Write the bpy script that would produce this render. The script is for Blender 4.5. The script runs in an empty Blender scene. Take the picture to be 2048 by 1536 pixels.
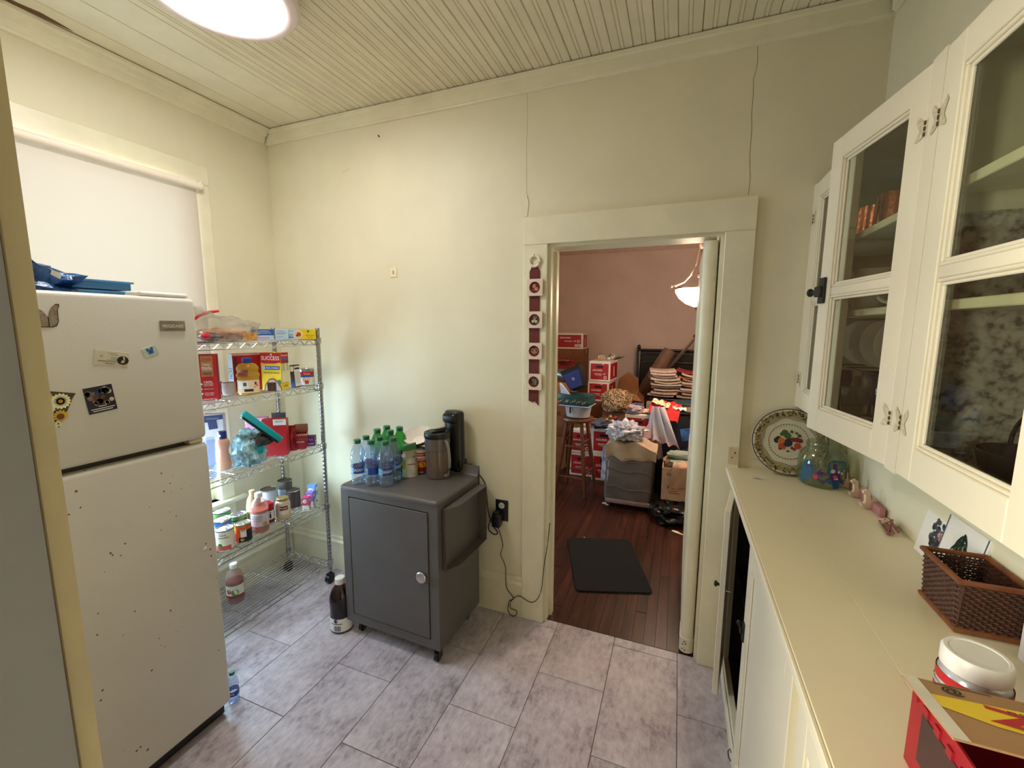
import bpy, bmesh, math, random
from mathutils import Matrix, Vector, noise
random.seed(7)
PI = math.pi
SC = bpy.context.scene
COL = SC.collection

# ---------------------------------------------------------------- camera
def cam_setup():
    f, pitch, yaw, roll = 853.48, -0.1325, 0.3705, 0.0036
    cy, sy, cp, sp = math.cos(yaw), math.sin(yaw), math.cos(pitch), math.sin(pitch)
    fwd = Vector((-sy*cp, cy*cp, sp)); right = Vector((cy, sy, 0)); up = right.cross(fwd)
    r2 = right*math.cos(roll)+up*math.sin(roll); u2 = up*math.cos(roll)-right*math.sin(roll)
    cd = bpy.data.cameras.new('camera'); co = bpy.data.objects.new('camera', cd); COL.objects.link(co)
    m = Matrix((r2, u2, -fwd)).transposed().to_4x4(); m.translation = (0, -2.0812, 1.6072)
    co.matrix_world = m
    cd.sensor_fit = 'HORIZONTAL'; cd.sensor_width = 36.0; cd.lens = 36.0*f/2048
    cd.clip_start = 0.02
    SC.camera = co
cam_setup()

# ---------------------------------------------------------------- world, light, exposure
SC.view_settings.view_transform = 'Standard'; SC.view_settings.look = 'None'
SC.view_settings.exposure = 1.46; SC.view_settings.gamma = 1.0
SC.view_settings.use_curve_mapping = False
SC.cycles.transparent_max_bounces = 40      # stacked clear bottles and glass doors
wd = bpy.data.worlds.new('daylight'); SC.world = wd; wd.use_nodes = True
bg = wd.node_tree.nodes['Background']; bg.inputs[0].default_value = (1.0, 0.93, 0.86, 1); bg.inputs[1].default_value = 0.26

def area(name, loc, rot, sx, sy, power, col):
    d = bpy.data.lights.new(name, 'AREA'); d.shape = 'RECTANGLE'; d.size = sx; d.size_y = sy
    d.energy = power; d.color = col
    o = bpy.data.objects.new(name, d); COL.objects.link(o); o.location = loc; o.rotation_euler = rot
    return o
# daylight arriving at the windows (kitchen left wall, dining room left wall)
area('hall_fill', (-2.05, -3.25, 1.55), (0, -PI/2, 0), 1.5, 1.5, 120, (1.0, 0.91, 0.80))  # warm fill lamp, added outside an unseen hall window
area('window_daylight', (-2.72, -0.92, 1.45), (0, -PI/2, 0), 1.9, 1.0, 112, (0.55, 0.74, 1.0))
area('dining_daylight', (-2.45, 1.15, 1.35), (0, -PI/2, 0), 1.4, 1.0, 15, (0.62, 0.79, 1.0))
LAMP_W, BOWL_W = 15.2, 19.0

# ---------------------------------------------------------------- materials
def lin(c):
    c = c/255.0
    return c/12.92 if c <= 0.04045 else ((c+0.055)/1.055)**2.4
def rgb(c): return (lin(c[0]), lin(c[1]), lin(c[2]), 1)
MATS = {}
def _new(name):
    m = bpy.data.materials.new(name); m.use_nodes = True; nt = m.node_tree
    return m, nt, nt.nodes['Principled BSDF'], nt.nodes.new, nt.links.new
def _coord(nt, scale, rnd=True):
    N, L = nt.nodes.new, nt.links.new
    tc = N('ShaderNodeTexCoord'); mp = N('ShaderNodeMapping'); L(tc.outputs['Object'], mp.inputs[0])
    mp.inputs['Scale'].default_value = scale if isinstance(scale, tuple) else (scale,)*3
    if rnd:
        oi = N('ShaderNodeObjectInfo'); mu = N('ShaderNodeMath'); mu.operation = 'MULTIPLY'; mu.inputs[1].default_value = 37.0
        L(oi.outputs['Random'], mu.inputs[0]); cb = N('ShaderNodeCombineXYZ')
        for i in range(3): L(mu.outputs[0], cb.inputs[i])
        L(cb.outputs[0], mp.inputs['Location'])
    return mp.outputs[0]
def _noise(nt, vec, detail=4, rough=.55, scale=1.0):
    n = nt.nodes.new('ShaderNodeTexNoise'); n.inputs['Scale'].default_value = scale
    n.inputs['Detail'].default_value = detail; n.inputs['Roughness'].default_value = rough
    nt.links.new(vec, n.inputs['Vector']); return n.outputs['Fac']
def _ramp(nt, fac, stops):
    r = nt.nodes.new('ShaderNodeValToRGB'); e = r.color_ramp.elements
    while len(e) < len(stops): e.new(0.5)
    for i, (p, c) in enumerate(stops): e[i].position = p; e[i].color = c
    nt.links.new(fac, r.inputs[0]); return r.outputs[0]
def _bump(nt, b, fac, st, dist=.01):
    n = nt.nodes.new('ShaderNodeBump'); n.inputs['Strength'].default_value = st; n.inputs['Distance'].default_value = dist
    nt.links.new(fac, n.inputs['Height']); nt.links.new(n.outputs[0], b.inputs['Normal'])
def mat(name, c, rough=.5, metal=0., var=.05, vs=12, bump=0., bs=60, spec=.5, emit=0, coat=0., sheen=0.):
    if name in MATS: return MATS[name]
    m, nt, b, N, L = _new(name)
    base = rgb(c); b.inputs['Roughness'].default_value = rough; b.inputs['Metallic'].default_value = metal
    b.inputs['Specular IOR Level'].default_value = spec
    b.inputs['Coat Weight'].default_value = coat
    b.inputs['Sheen Weight'].default_value = sheen
    if var:
        f = _noise(nt, _coord(nt, vs))
        lo = tuple(max(0, x*(1-var*2)) for x in base[:3])+(1,); hi = tuple(min(1, x*(1+var*2)) for x in base[:3])+(1,)
        L(_ramp(nt, f, [(.3, lo), (.7, hi)]), b.inputs['Base Color'])
    else: b.inputs['Base Color'].default_value = base
    if bump: _bump(nt, b, _noise(nt, _coord(nt, bs), 3), bump)
    if emit:
        b.inputs['Emission Color'].default_value = base; b.inputs['Emission Strength'].default_value = emit
    MATS[name] = m; return m
def clear(name, c, gloss=.04, mixd=0.0, rough=.05):
    """thin clear glass or plastic: tinted see-through with a fresnel sheen, mixd = milky share"""
    if name in MATS: return MATS[name]
    m, nt, b, N, L = _new(name); nt.nodes.remove(b); out = nt.nodes['Material Output']
    t = N('ShaderNodeBsdfTransparent'); t.inputs[0].default_value = rgb(c)
    g = N('ShaderNodeBsdfGlossy'); g.inputs['Roughness'].default_value = rough
    lw = N('ShaderNodeLayerWeight'); pw = N('ShaderNodeMath'); pw.operation = 'POWER'; pw.inputs[1].default_value = 5.0; L(lw.outputs['Facing'], pw.inputs[0])
    fr = N('ShaderNodeMath'); fr.operation = 'MULTIPLY_ADD'; fr.inputs[1].default_value = .9; fr.inputs[2].default_value = gloss; L(pw.outputs[0], fr.inputs[0])
    mx = N('ShaderNodeMixShader'); L(fr.outputs[0], mx.inputs[0]); L(t.outputs[0], mx.inputs[1]); L(g.outputs[0], mx.inputs[2])
    last = mx
    if mixd:
        d = N('ShaderNodeBsdfDiffuse'); d.inputs[0].default_value = rgb(c)
        m2 = N('ShaderNodeMixShader'); m2.inputs[0].default_value = mixd
        L(mx.outputs[0], m2.inputs[1]); L(d.outputs[0], m2.inputs[2]); last = m2
    L(last.outputs[0], out.inputs[0]); MATS[name] = m; return m
def blind_mat():
    m, nt, b, N, L = _new('blind_fabric'); nt.nodes.remove(b); out = nt.nodes['Material Output']
    d = N('ShaderNodeBsdfDiffuse'); d.inputs[0].default_value = rgb((184, 167, 156))
    t = N('ShaderNodeBsdfTranslucent'); t.inputs[0].default_value = rgb((255, 226, 190))
    mx = N('ShaderNodeMixShader'); mx.inputs[0].default_value = .03
    L(d.outputs[0], mx.inputs[1]); L(t.outputs[0], mx.inputs[2]); L(mx.outputs[0], out.inputs[0]); return m
def ramp_mat(name, scale, stops, rough=.6, bump=.0, detail=5, nrough=.6, metal=0, rnd=True, fine=None, bdist=.004):
    if name in MATS: return MATS[name]
    m, nt, b, N, L = _new(name); b.inputs['Roughness'].default_value = rough; b.inputs['Metallic'].default_value = metal
    f = _noise(nt, _coord(nt, scale, rnd), detail, nrough)
    if fine:
        f2 = _noise(nt, _coord(nt, fine[0], rnd), 4, .6)
        a = N('ShaderNodeMath'); a.operation = 'MULTIPLY_ADD'; a.inputs[1].default_value = fine[1]
        L(f2, a.inputs[0]); s = N('ShaderNodeMath'); s.operation = 'SUBTRACT'; s.inputs[1].default_value = fine[1]*.5
        L(f, s.inputs[0]); L(s.outputs[0], a.inputs[2]); f = a.outputs[0]
    L(_ramp(nt, f, [(p, rgb(c)) for p, c in stops]), b.inputs['Base Color'])
    if bump: _bump(nt, b, f, bump, bdist)
    MATS[name] = m; return m
def spot_mat(name, c, spot, scale, size, dens, rough=.4, bump=0.):
    """painted surface with sparse chips or spots"""
    if name in MATS: return MATS[name]
    m, nt, b, N, L = _new(name); b.inputs['Roughness'].default_value = rough
    vec = _coord(nt, scale, False); v = N('ShaderNodeTexVoronoi'); v.inputs['Scale'].default_value = 1.0; L(vec, v.inputs['Vector'])
    s = N('ShaderNodeSeparateColor'); L(v.outputs['Color'], s.inputs[0])
    big = _noise(nt, _coord(nt, scale*.12, False), 2)
    a = N('ShaderNodeMath'); a.operation = 'MULTIPLY'; L(s.outputs[0], a.inputs[0]); L(big, a.inputs[1])
    g = N('ShaderNodeMath'); g.operation = 'GREATER_THAN'; g.inputs[1].default_value = dens; L(a.outputs[0], g.inputs[0])
    k = N('ShaderNodeMath'); k.operation = 'LESS_THAN'; L(v.outputs['Distance'], k.inputs[0]); k.inputs[1].default_value = size
    mu = N('ShaderNodeMath'); mu.operation = 'MULTIPLY'; L(g.outputs[0], mu.inputs[0]); L(k.outputs[0], mu.inputs[1])
    mx = N('ShaderNodeMix'); mx.data_type = 'RGBA'; L(mu.outputs[0], mx.inputs[0])
    base = rgb(c); lo = tuple(x*.94 for x in base[:3])+(1,)
    L(_ramp(nt, _noise(nt, _coord(nt, 3, False)), [(.35, lo), (.65, base)]), mx.inputs[6]); mx.inputs[7].default_value = rgb(spot)
    L(mx.outputs[2], b.inputs['Base Color'])
    if bump: _bump(nt, b, _noise(nt, _coord(nt, 220, False), 2), bump, .002)
    MATS[name] = m; return m

WALL = spot_mat('wall_paint', (233, 225, 196), (212, 203, 172), 5, .05, .62, .55, .06)
TRIM = mat('trim_paint', (234, 227, 199), .38, var=.03, vs=6, bump=.05, bs=90)
CABP = spot_mat('cabinet_paint', (244, 233, 208), (190, 176, 140), 9, .05, .58, .38, .05)
CTRP = spot_mat('counter_paint', (244, 230, 194), (120, 100, 66), 14, .07, .60, .34, .04)
CEILP = mat('ceiling_paint', (232, 223, 196), .5, var=.03, vs=5)
CRACK = mat('crack_line', (128, 108, 70), .8)
GROOVE = mat('dark_gap', (70, 56, 36), .8)
DIN = mat('dining_wall_paint', (212, 192, 182), .6, var=.04, vs=2)
TILE = ramp_mat('stone_tile', 4.5, [(.28, (134, 122, 128)), (.42, (172, 160, 167)), (.56, (192, 181, 187)), (.74, (208, 199, 205))], .42, .15, 10, .74, fine=((52, 24, 40), .62), bdist=.002)
GROUT = mat('tile_joint', (96, 86, 80), .8)
WOODF = ramp_mat('dark_floor_board', (22, 1.6, 10), [(.3, (38, 20, 15)), (.5, (62, 32, 23)), (.7, (84, 46, 33))], .32, .1, 5)
GREY = mat('cart_enamel', (92, 87, 85), .42, var=.04, vs=5, bump=.03, bs=200)
GREYD = mat('cart_enamel_inner', (78, 73, 70), .5, var=.04)
FRW = mat('fridge_white', (214, 209, 200), .34, var=.015, vs=3, bump=.06, bs=240)
FRR = spot_mat('fridge_white_chipped', (210, 204, 194), (104, 82, 58), 50, .20, .35, .36, .05)
CHROME = mat('chrome_wire', (205, 205, 208), .16, 1.0, var=0)
CHROMED = mat('chrome_post', (170, 170, 175), .22, 1.0, var=.05, vs=80)
BLK = mat('black_plastic', (20, 20, 22), .32, var=.05)
BLKM = mat('black_iron', (26, 22, 20), .5, var=.1, vs=60)
WHITE = mat('white_plastic', (238, 234, 228), .35, var=.02)
PAPER = mat('paper_white', (240, 237, 230), .7, var=.02)
RED = mat('print_red', (186, 24, 32), .45, var=.05)
DRED = mat('print_dark_red', (128, 26, 30), .5, var=.06)
YEL = mat('print_yellow', (240, 205, 40), .45, var=.04)
BLUE = mat('print_blue', (40, 96, 168), .45, var=.04)
NAVY = mat('print_navy', (26, 38, 96), .45, var=.05)
LBLUE = mat('print_pale_blue', (186, 212, 230), .5, var=.03)
INK = mat('print_ink', (26, 24, 26), .6, var=0)
GREYP = mat('print_grey', (120, 118, 116), .6, var=.05)
KRAFT = mat('kraft_cardboard', (176, 134, 92), .75, var=.06, vs=8, bump=.05, bs=120)
GREENP = mat('print_green', (44, 120, 52), .5, var=.1)
ORANGE = mat('print_orange', (228, 104, 30), .5, var=.06)
PURP = mat('print_purple', (96, 50, 120), .45, var=.06)
PINK = mat('print_pink', (222, 150, 200), .5, var=.05)
METAL = mat('tin_metal', (190, 190, 190), .28, 1.0, var=.05, vs=40)
GLASS = clear('window_glass', (236, 240, 236))
GLASSO = clear('old_cabinet_glass', (240, 241, 232), rough=.03)
GLASSJ = clear('jar_glass', (236, 240, 226), gloss=.08, mixd=.03)
PETC = clear('clear_bottle', (228, 239, 251), gloss=.07, mixd=.09)
BAGC = clear('clear_bag', (236, 232, 226), mixd=.16, rough=.15)

# ---------------------------------------------------------------- geometry helpers
class G:
    def __init__(s): s.v = []; s.f = []; s.m = []; s.cur = 0
    def add(s, vs, fs):
        o = len(s.v); s.v += [Vector(p) for p in vs]; s.f += [tuple(i+o for i in f) for f in fs]; s.m += [s.cur]*len(fs); return s
    def mi(s, i): s.cur = i; return s
    def merge(s, g):
        o = len(s.v); s.v += [p.copy() for p in g.v]; s.f += [tuple(i+o for i in f) for f in g.f]; s.m += [s.cur]*len(g.f); return s
    def xf(s, M): s.v = [M @ p for p in s.v]; return s
    def sh(s, x, y, z): d = Vector((x, y, z)); s.v = [p+d for p in s.v]; return s
    def rz(s, a): return s.xf(Matrix.Rotation(a, 4, 'Z'))
    def rx(s, a): return s.xf(Matrix.Rotation(a, 4, 'X'))
    def ry(s, a): return s.xf(Matrix.Rotation(a, 4, 'Y'))
    def fn(s, f): s.v = [Vector(f(p)) for p in s.v]; return s
    def box(s, x0, x1, y0, y1, z0, z1):
        v = [(x, y, z) for z in (z0, z1) for y in (y0, y1) for x in (x0, x1)]
        return s.add(v, [(0, 2, 3, 1), (4, 5, 7, 6), (0, 1, 5, 4), (2, 6, 7, 3), (0, 4, 6, 2), (1, 3, 7, 5)])
    def rbox(s, x0, x1, y0, y1, z0, z1, r=.004, seg=2, axes=None):
        bm = bmesh.new(); bmesh.ops.create_cube(bm, size=1)
        for v in bm.verts: v.co = Vector(((x0+x1)/2+v.co.x*(x1-x0), (y0+y1)/2+v.co.y*(y1-y0), (z0+z1)/2+v.co.z*(z1-z0)))
        es = bm.edges[:]
        if axes is not None:
            es = [e for e in es if 'xyz'[max(range(3), key=lambda i: abs((e.verts[0].co-e.verts[1].co)[i]))] in axes]
        bmesh.ops.bevel(bm, geom=es, offset=r, segments=seg, profile=.5, affect='EDGES')
        bm.verts.index_update()
        s.add([v.co.copy() for v in bm.verts], [tuple(v.index for v in f.verts) for f in bm.faces]); bm.free(); return s
    def lathe(s, prof, c=(0, 0, 0), n=24, a0=0, a1=2*PI, cap=True, dirv=None):
        full = abs(a1-a0-2*PI) < 1e-6; k = n if full else n+1
        vs = []
        for r, z in prof:
            for i in range(k):
                a = a0+(a1-a0)*i/n; vs.append((c[0]+r*math.sin(a), c[1]-r*math.cos(a), c[2]+z))
        fs = []
        for j in range(len(prof)-1):
            for i in range(n):
                i2 = (i+1) % k; fs.append((j*k+i, j*k+i2, (j+1)*k+i2, (j+1)*k+i))
        if cap and full:
            if prof[0][0] > 1e-5: fs.append(tuple(range(k-1, -1, -1)))
            if prof[-1][0] > 1e-5: fs.append(tuple((len(prof)-1)*k+i for i in range(k)))
        return s.add(vs, fs)
    def cyl(s, a, b, r, n=12, r2=None):
        a = Vector(a); b = Vector(b); d = b-a; L = d.length
        g = G().lathe([(r, 0), (r if r2 is None else r2, L)], n=n)
        q = Vector((0, 0, 1)).rotation_difference(d.normalized()).to_matrix().to_4x4(); q.translation = a
        return s.merge(g.xf(q))
    def tube(s, pts, r, n=6, closed=False, taper=None):
        P = [Vector(p) for p in pts]; k = len(P); rings = []
        up = Vector((0, 0, 1))
        for i in range(k):
            t = (P[(i+1) % k]-P[i-1]) if closed else (P[min(i+1, k-1)]-P[max(i-1, 0)])
            t.normalize(); u = up if abs(t.dot(up)) < .95 else Vector((1, 0, 0))
            a = t.cross(u).normalized(); b = t.cross(a).normalized()
            rr = r if taper is None else r*taper[i]
            rings.append([P[i]+a*rr*math.cos(2*PI*j/n)+b*rr*math.sin(2*PI*j/n) for j in range(n)])
        vs = [p for R in rings for p in R]; fs = []
        for i in range(k if closed else k-1):
            i2 = (i+1) % k
            for j in range(n): fs.append((i*n+j, i2*n+j, i2*n+(j+1) % n, i*n+(j+1) % n))
        if not closed: fs += [tuple(range(n)), tuple(range((k-1)*n+n-1, (k-1)*n-1, -1))]
        return s.add(vs, fs)
    def prism(s, poly, h0, h1):
        """polygon in xy extruded in z"""
        n = len(poly)
        return s.add([(x, y, h0) for x, y in poly]+[(x, y, h1) for x, y in poly],
                     [tuple(range(n-1, -1, -1)), tuple(range(n, 2*n))]+[(i, (i+1) % n, n+(i+1) % n, n+i) for i in range(n)])
    def grid(s, nu, nv, f, closeu=False):
        vs = [f(i/(nu if closeu else nu-1) if nu > 1 else 0, j/(nv-1)) for j in range(nv) for i in range(nu)]; fs = []
        for j in range(nv-1):
            for i in range(nu if closeu else nu-1):
                i2 = (i+1) % nu; fs.append((j*nu+i, j*nu+i2, (j+1)*nu+i2, (j+1)*nu+i))
        return s.add(vs, fs)
    def blob(s, c, R, amp=.1, fq=3., seed=0, nu=28, nv=16, sq=1., flat=None):
        """lumpy closed form, sq<1 boxier, flat cuts the bottom at that height"""
        def spw(x): return math.copysign(abs(x)**sq, x)
        def f(u, v):
            th = 2*PI*u; ph = PI*(v-.5); d = Vector((spw(math.cos(th))*spw(math.cos(ph)), spw(math.sin(th))*spw(math.cos(ph)), spw(math.sin(ph))))
            k = 1+amp*noise.noise(d*fq+Vector((seed*3.1, seed, -seed)))+amp*.5*noise.noise(d*fq*2.3+Vector((seed, 9, seed)))
            z = c[2]+d.z*R[2]*k
            if flat is not None: z = max(z, flat)
            return (c[0]+d.x*R[0]*k, c[1]+d.y*R[1]*k, z)
        return s.grid(nu, nv, f, True)
    def disc(s, c, r, n=20, z=0.0):
        return s.add([(c[0]+r*math.cos(2*PI*i/n), c[1]+r*math.sin(2*PI*i/n), z) for i in range(n)], [tuple(range(n))])
    def quad(s, x0, x1, y0, y1, z=0.): return s.add([(x0, y0, z), (x1, y0, z), (x1, y1, z), (x0, y1, z)], [(0, 1, 2, 3)])
    def poly(s, pts, z=0.): return s.add([(p[0], p[1], z) for p in pts], [tuple(range(len(pts)))])

def O(name, g, mats, parent=None, smooth=35, kind=None, label=None, cat=None, group=None, w=False):
    """link one mesh object; w=True: g is in world coordinates under an unrotated parent"""
    me = bpy.data.meshes.new(name)
    vs = g.v
    if w and parent is not None:
        d = parent.matrix_world.translation if False else Vector(parent['_o']); vs = [p-d for p in vs]
    me.from_pydata([tuple(p) for p in vs], [], g.f)
    if not isinstance(mats, (list, tuple)): mats = [mats]
    for m in mats: me.materials.append(m)
    if len(mats) > 1: me.polygons.foreach_set('material_index', g.m)
    bm = bmesh.new(); bm.from_mesh(me)
    if smooth and len(mats) == 1: bmesh.ops.recalc_face_normals(bm, faces=bm.faces[:])
    bm.to_mesh(me); bm.free()
    if smooth:
        me.polygons.foreach_set('use_smooth', [True]*len(me.polygons)); me.set_sharp_from_angle(angle=math.radians(smooth))
    me.update()
    o = bpy.data.objects.new(name, me); COL.objects.link(o)
    if parent is not None: o.parent = parent
    tag(o, label, cat, group, kind); return o
def tag(o, label=None, cat=None, group=None, kind=None):
    for k, v in (('label', label), ('category', cat), ('group', group), ('kind', kind)):
        if v: o[k] = v
    return o
ROOTS = []
def thing(name, label, cat, loc=(0, 0, 0), rz=0., group=None, rot=None):
    o = bpy.data.objects.new(name, None); COL.objects.link(o); o.empty_display_size = .05
    o.location = loc; o.rotation_euler = rot if rot else (0, 0, rz); o['_o'] = list(loc); ROOTS.append(o)
    return tag(o, label, cat, group)
def S(name, g, m, parent=None, **k):
    return O(name, g, m, parent, kind=None if parent else 'structure', **k)
def dup(o, parent=None, data=True):
    c = o.copy(); COL.objects.link(c); c.parent = parent
    for ch in [x for x in bpy.data.objects if x.parent == o]: dup(ch, c)
    return c

_TX = {}
def T(s, size=1., width=None, bold=0., shear=0.):
    """flat lettering centred on the origin, x right, y up"""
    key = (s, bold, shear)
    if key not in _TX:
        cu = bpy.data.curves.new('t', 'FONT'); cu.body = s; cu.size = 1; cu.align_x = 'CENTER'; cu.align_y = 'CENTER'
        cu.offset = bold; cu.shear = shear; cu.resolution_u = 2
        ob = bpy.data.objects.new('t', cu); me = bpy.data.meshes.new_from_object(ob)
        vs = [v.co.copy() for v in me.vertices]; fs = [tuple(p.vertices) for p in me.polygons]
        xs = [v.x for v in vs]; ys = [v.y for v in vs]; cx, cy = (min(xs)+max(xs))/2, (min(ys)+max(ys))/2
        _TX[key] = ([(v.x-cx, v.y-cy, 0) for v in vs], fs, max(xs)-min(xs), max(ys)-min(ys))
        bpy.data.objects.remove(ob); bpy.data.curves.remove(cu); bpy.data.meshes.remove(me)
    vs, fs, w, h = _TX[key]
    ky = size/h; kx = (width/w) if width else ky
    return G().add([(x*kx, y*ky, 0) for x, y, z in vs], fs)
def onface(g, o, ux, uy, n, off=.0006):
    o, ux, uy, n = Vector(o), Vector(ux), Vector(uy), Vector(n)
    g.v = [o+ux*p.x+uy*p.y+n*(p.z+off) for p in g.v]; return g
def wrap(g, r, a=0., z=0., off=.0006):
    """flat print bent round a vertical cylinder, a = 0 faces -y"""
    def f(p):
        t = a+p.x/r; R = r+off+p.z; return (R*math.sin(t), -R*math.cos(t), z+p.y)
    g.v = [Vector(f(p)) for p in g.v]; return g
FACES = {'f': ((0, -.5, 0), (1, 0, 0), (0, 0, 1), (0, -1, 0)), 'r': ((.5, 0, 0), (0, 1, 0), (0, 0, 1), (1, 0, 0)),
         'l': ((-.5, 0, 0), (0, -1, 0), (0, 0, 1), (-1, 0, 0)), 't': ((0, 0, 1), (1, 0, 0), (0, 1, 0), (0, 0, 1))}
def prints(par, dim, items, name='printed_panel'):
    """flat print on the faces of a box w,d,h: ('r',face,u0,u1,v0,v1,mat) in fractions, ('t',face,u,v,height,width,text,mat[,rot]), ('o',face,u,v,radius,mat)"""
    w, d, h = dim; ms = []; g = G(); lay = {}
    for it in items:
        k, fc = it[0], it[1]; c, ux, uy, n = FACES[fc]; fw = w if fc in 'ft' else d; fh = h if fc != 't' else d
        o = Vector((c[0]*w, c[1]*d, c[2]*h)); lay[fc] = lay.get(fc, 0)+1; off = .0005+.0002*lay[fc]
        if k == 'r': q = G().quad(it[2]*fw, it[3]*fw, it[4]*fh, it[5]*fh); m = it[6]
        elif k == 'o': q = G().disc((it[2]*fw, it[3]*fh), it[4]*fh); m = it[5]
        elif k == 'p': q = G().poly([(a*fw, b*fh) for a, b in it[2]]); m = it[3]
        else:
            q = T(it[6], it[4]*fh, it[5]*fw if it[5] else None, .01)
            if len(it) > 8: q.rz(it[8])
            q.sh(it[2]*fw, it[3]*fh, 0); m = it[7]
        if m not in ms: ms.append(m)
        onface(q, o, ux, uy, n, off); g.mi(ms.index(m)); g.merge(q)
    return O(name, g, ms, par, smooth=0)
def carton(name, label, cat, loc, dim, rz, body, items=(), group=None, rot=None, pname='carton_body'):
    t = thing(name, label, cat, loc, rz, group, rot); w, d, h = dim
    g = G().rbox(-w/2, w/2, -d/2, d/2, 0, h, min(.002, h*.05), 1)
    O(pname, g, body, t)
    O('flap_seam', G().box(-w*.49, w*.49, -.0012, .0012, h-.0005, h+.0006), GROOVE, t)
    if items: prints(t, dim, items)
    return t
def cprints(par, r, items, name='printed_label', n=20):
    """print on a cylinder: ('r',a0,a1,z0,z1,mat) degrees, ('t',a,z,height,width,text,mat), ('o',a,z,radius,mat)"""
    g = G(); ms = []
    for i, it in enumerate(items):
        off = .0006+.0003*i; k = it[0]
        if k == 'r':
            q = G().lathe([(r+off, it[3]), (r+off, it[4])], n=max(4, int(abs(it[2]-it[1])/12)), a0=math.radians(it[1]), a1=math.radians(it[2]) if it[2]-it[1] < 360 else math.radians(it[1])+2*PI, cap=False); m = it[5]
        elif k == 't': q = wrap(T(it[5], it[3], it[4], .01), r, math.radians(it[1]), it[2], off); m = it[6]
        else: q = wrap(G().disc((0, 0), it[3]), r, math.radians(it[1]), it[2], off); m = it[4]
        if m not in ms: ms.append(m)
        g.mi(ms.index(m)); g.merge(q)
    return O(name, g, ms, par, smooth=0 if len(ms) > 1 else 35)
def tin(name, label, loc, r, h, items, rz=0., lid=METAL, group=None, ring=True, cat='can'):
    t = thing(name, label, cat, loc, rz, group)
    O('can_body', G().lathe([(r-.002, 0), (r+.0012, .001), (r+.0012, .004), (r, .006), (r, h-.006), (r+.0012, h-.004), (r+.0012, h-.001)], n=28, cap=False), METAL, t)
    l = O('lid', G().lathe([(r+.0012, h-.001), (r-.001, h), (r-.003, h-.004), (r*.75, h-.004), (r*.72, h-.003), (0, h-.003)], n=28, cap=False), lid, t)
    if ring: O('pull_ring', G().tube([(r*.5+.010*math.cos(a), .008*math.sin(a), h-.001) for a in [2*PI*i/12 for i in range(12)]], .0012, 5, True), METAL, l)
    cprints(t, r, items)
    return t
# ================================================================ the setting
XL, XR, H = -2.4465, 0.665, 2.80
YF = -1.866
ZN = 0.995
def wallbox(*bs):
    g = G()
    for b in bs: g.box(*b)
    return g
# --- kitchen walls
wb = S('wall_back', wallbox((XL-.14, -.617, 0, .14, -.01, H+.15), (.16, 1.4, 0, .14, -.01, H+.15), (-.617, .16, 0, .14, 2.01, H+.15)), WALL, smooth=0)
S('wall_left', wallbox((XL-.14, XL, YF, -1.36, -.01, H+.15), (XL-.14, XL, -.48, 0, -.01, H+.15), (XL-.14, XL, -1.36, -.48, -.01, .60), (XL-.14, XL, -1.36, -.48, 2.36, H+.15)), WALL, smooth=0)
S('wall_right', wallbox((XR, XR+.3, YF, 0, -.01, 1.27), (XR, XR+.3, YF, 0, 2.17, H+.15)), WALL, smooth=0)
S('wall_front', wallbox((XL-.14, -.613, YF-.12, YF, -.01, H+.15), (.26, XR+.3, YF-.12, YF, -.01, H+.15), (-.613, .26, YF-.12, YF, 2.06, H+.15)), WALL, smooth=0)
# hairline cracks and a seam in the back wall
def sliver(pts, w, y=-.0004):
    g = G(); n = len(pts)
    for i in range(n-1):
        (x0, z0), (x1, z1) = pts[i], pts[i+1]
        g.add([(x0-w, y, z0), (x0+w, y, z0), (x1+w, y, z1), (x1-w, y, z1)], [(0, 1, 2, 3)])
    return g
O('crack', sliver([(.232, 2.716), (.236, 2.66), (.234, 2.63), (.226, 2.60), (.229, 2.53), (.228, 2.47), (.233, 2.40), (.232, 2.30), (.240, 2.22), (.238, 2.152)], .0009), CRACK, wb, smooth=0)
O('seam', sliver([(-.735, 2.716), (-.733, 2.60), (-.736, 2.50), (-.735, 2.36), (-.734, 2.26)], .0007), mat('seam_shade', (150, 136, 96), .7), wb, smooth=0)
O('paint_chip', G().add([(-.748, -.003, 2.20), (-.735, -.005, 2.26), (-.722, -.003, 2.21), (-.73, -.002, 2.15), (-.746, -.003, 2.15)], [(0, 1, 2, 3, 4)]), TRIM, wb)
O('nail', G().cyl((-1.60, 0, 2.647), (-1.60, -.012, 2.652), .003, 6), BLKM, wb)
O('scratch', sliver([(-1.87, 2.49), (-1.84, 2.502), (-1.815, 2.51)], .002), mat('scratch_shade', (170, 152, 96), .7), wb, smooth=0)

# --- kitchen floor: 12 x 24 inch tiles, half-bond
fl = S('floor', wallbox((XL-.14, XR+.3, YF-.12, .02, -.03, -.005)), GROUT, smooth=0)
tx0, tw, tl = 0.0734, 0.3048, 0.6096
TM = {}
def tilemesh(w, l):
    k = (round(w, 3), round(l, 3))
    if k not in TM:
        g = G().rbox(-w/2+.0011, w/2-.0011, -l/2+.0011, l/2-.0011, -.005, 0, .0014, 1)
        o = O('floor_tile', g, TILE, fl); TM[k] = o.data; return o, True
    o = bpy.data.objects.new('floor_tile', TM[k]); COL.objects.link(o); o.parent = fl; return o, False
for k in range(-2, 9):
    x1 = min(tx0-k*tw, XR); x0 = max(tx0-(k+1)*tw, XL)
    if x1-x0 < .01: continue
    y = -.04 if k % 2 == 0 else -.345
    while y < .02: y += tl
    while y > YF:
        a, b = max(y-tl, YF), min(y, .02)
        if b-a > .01:
            o, _ = tilemesh(x1-x0, b-a); o.location = ((x0+x1)/2, (a+b)/2, 0)
        y -= tl
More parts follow.
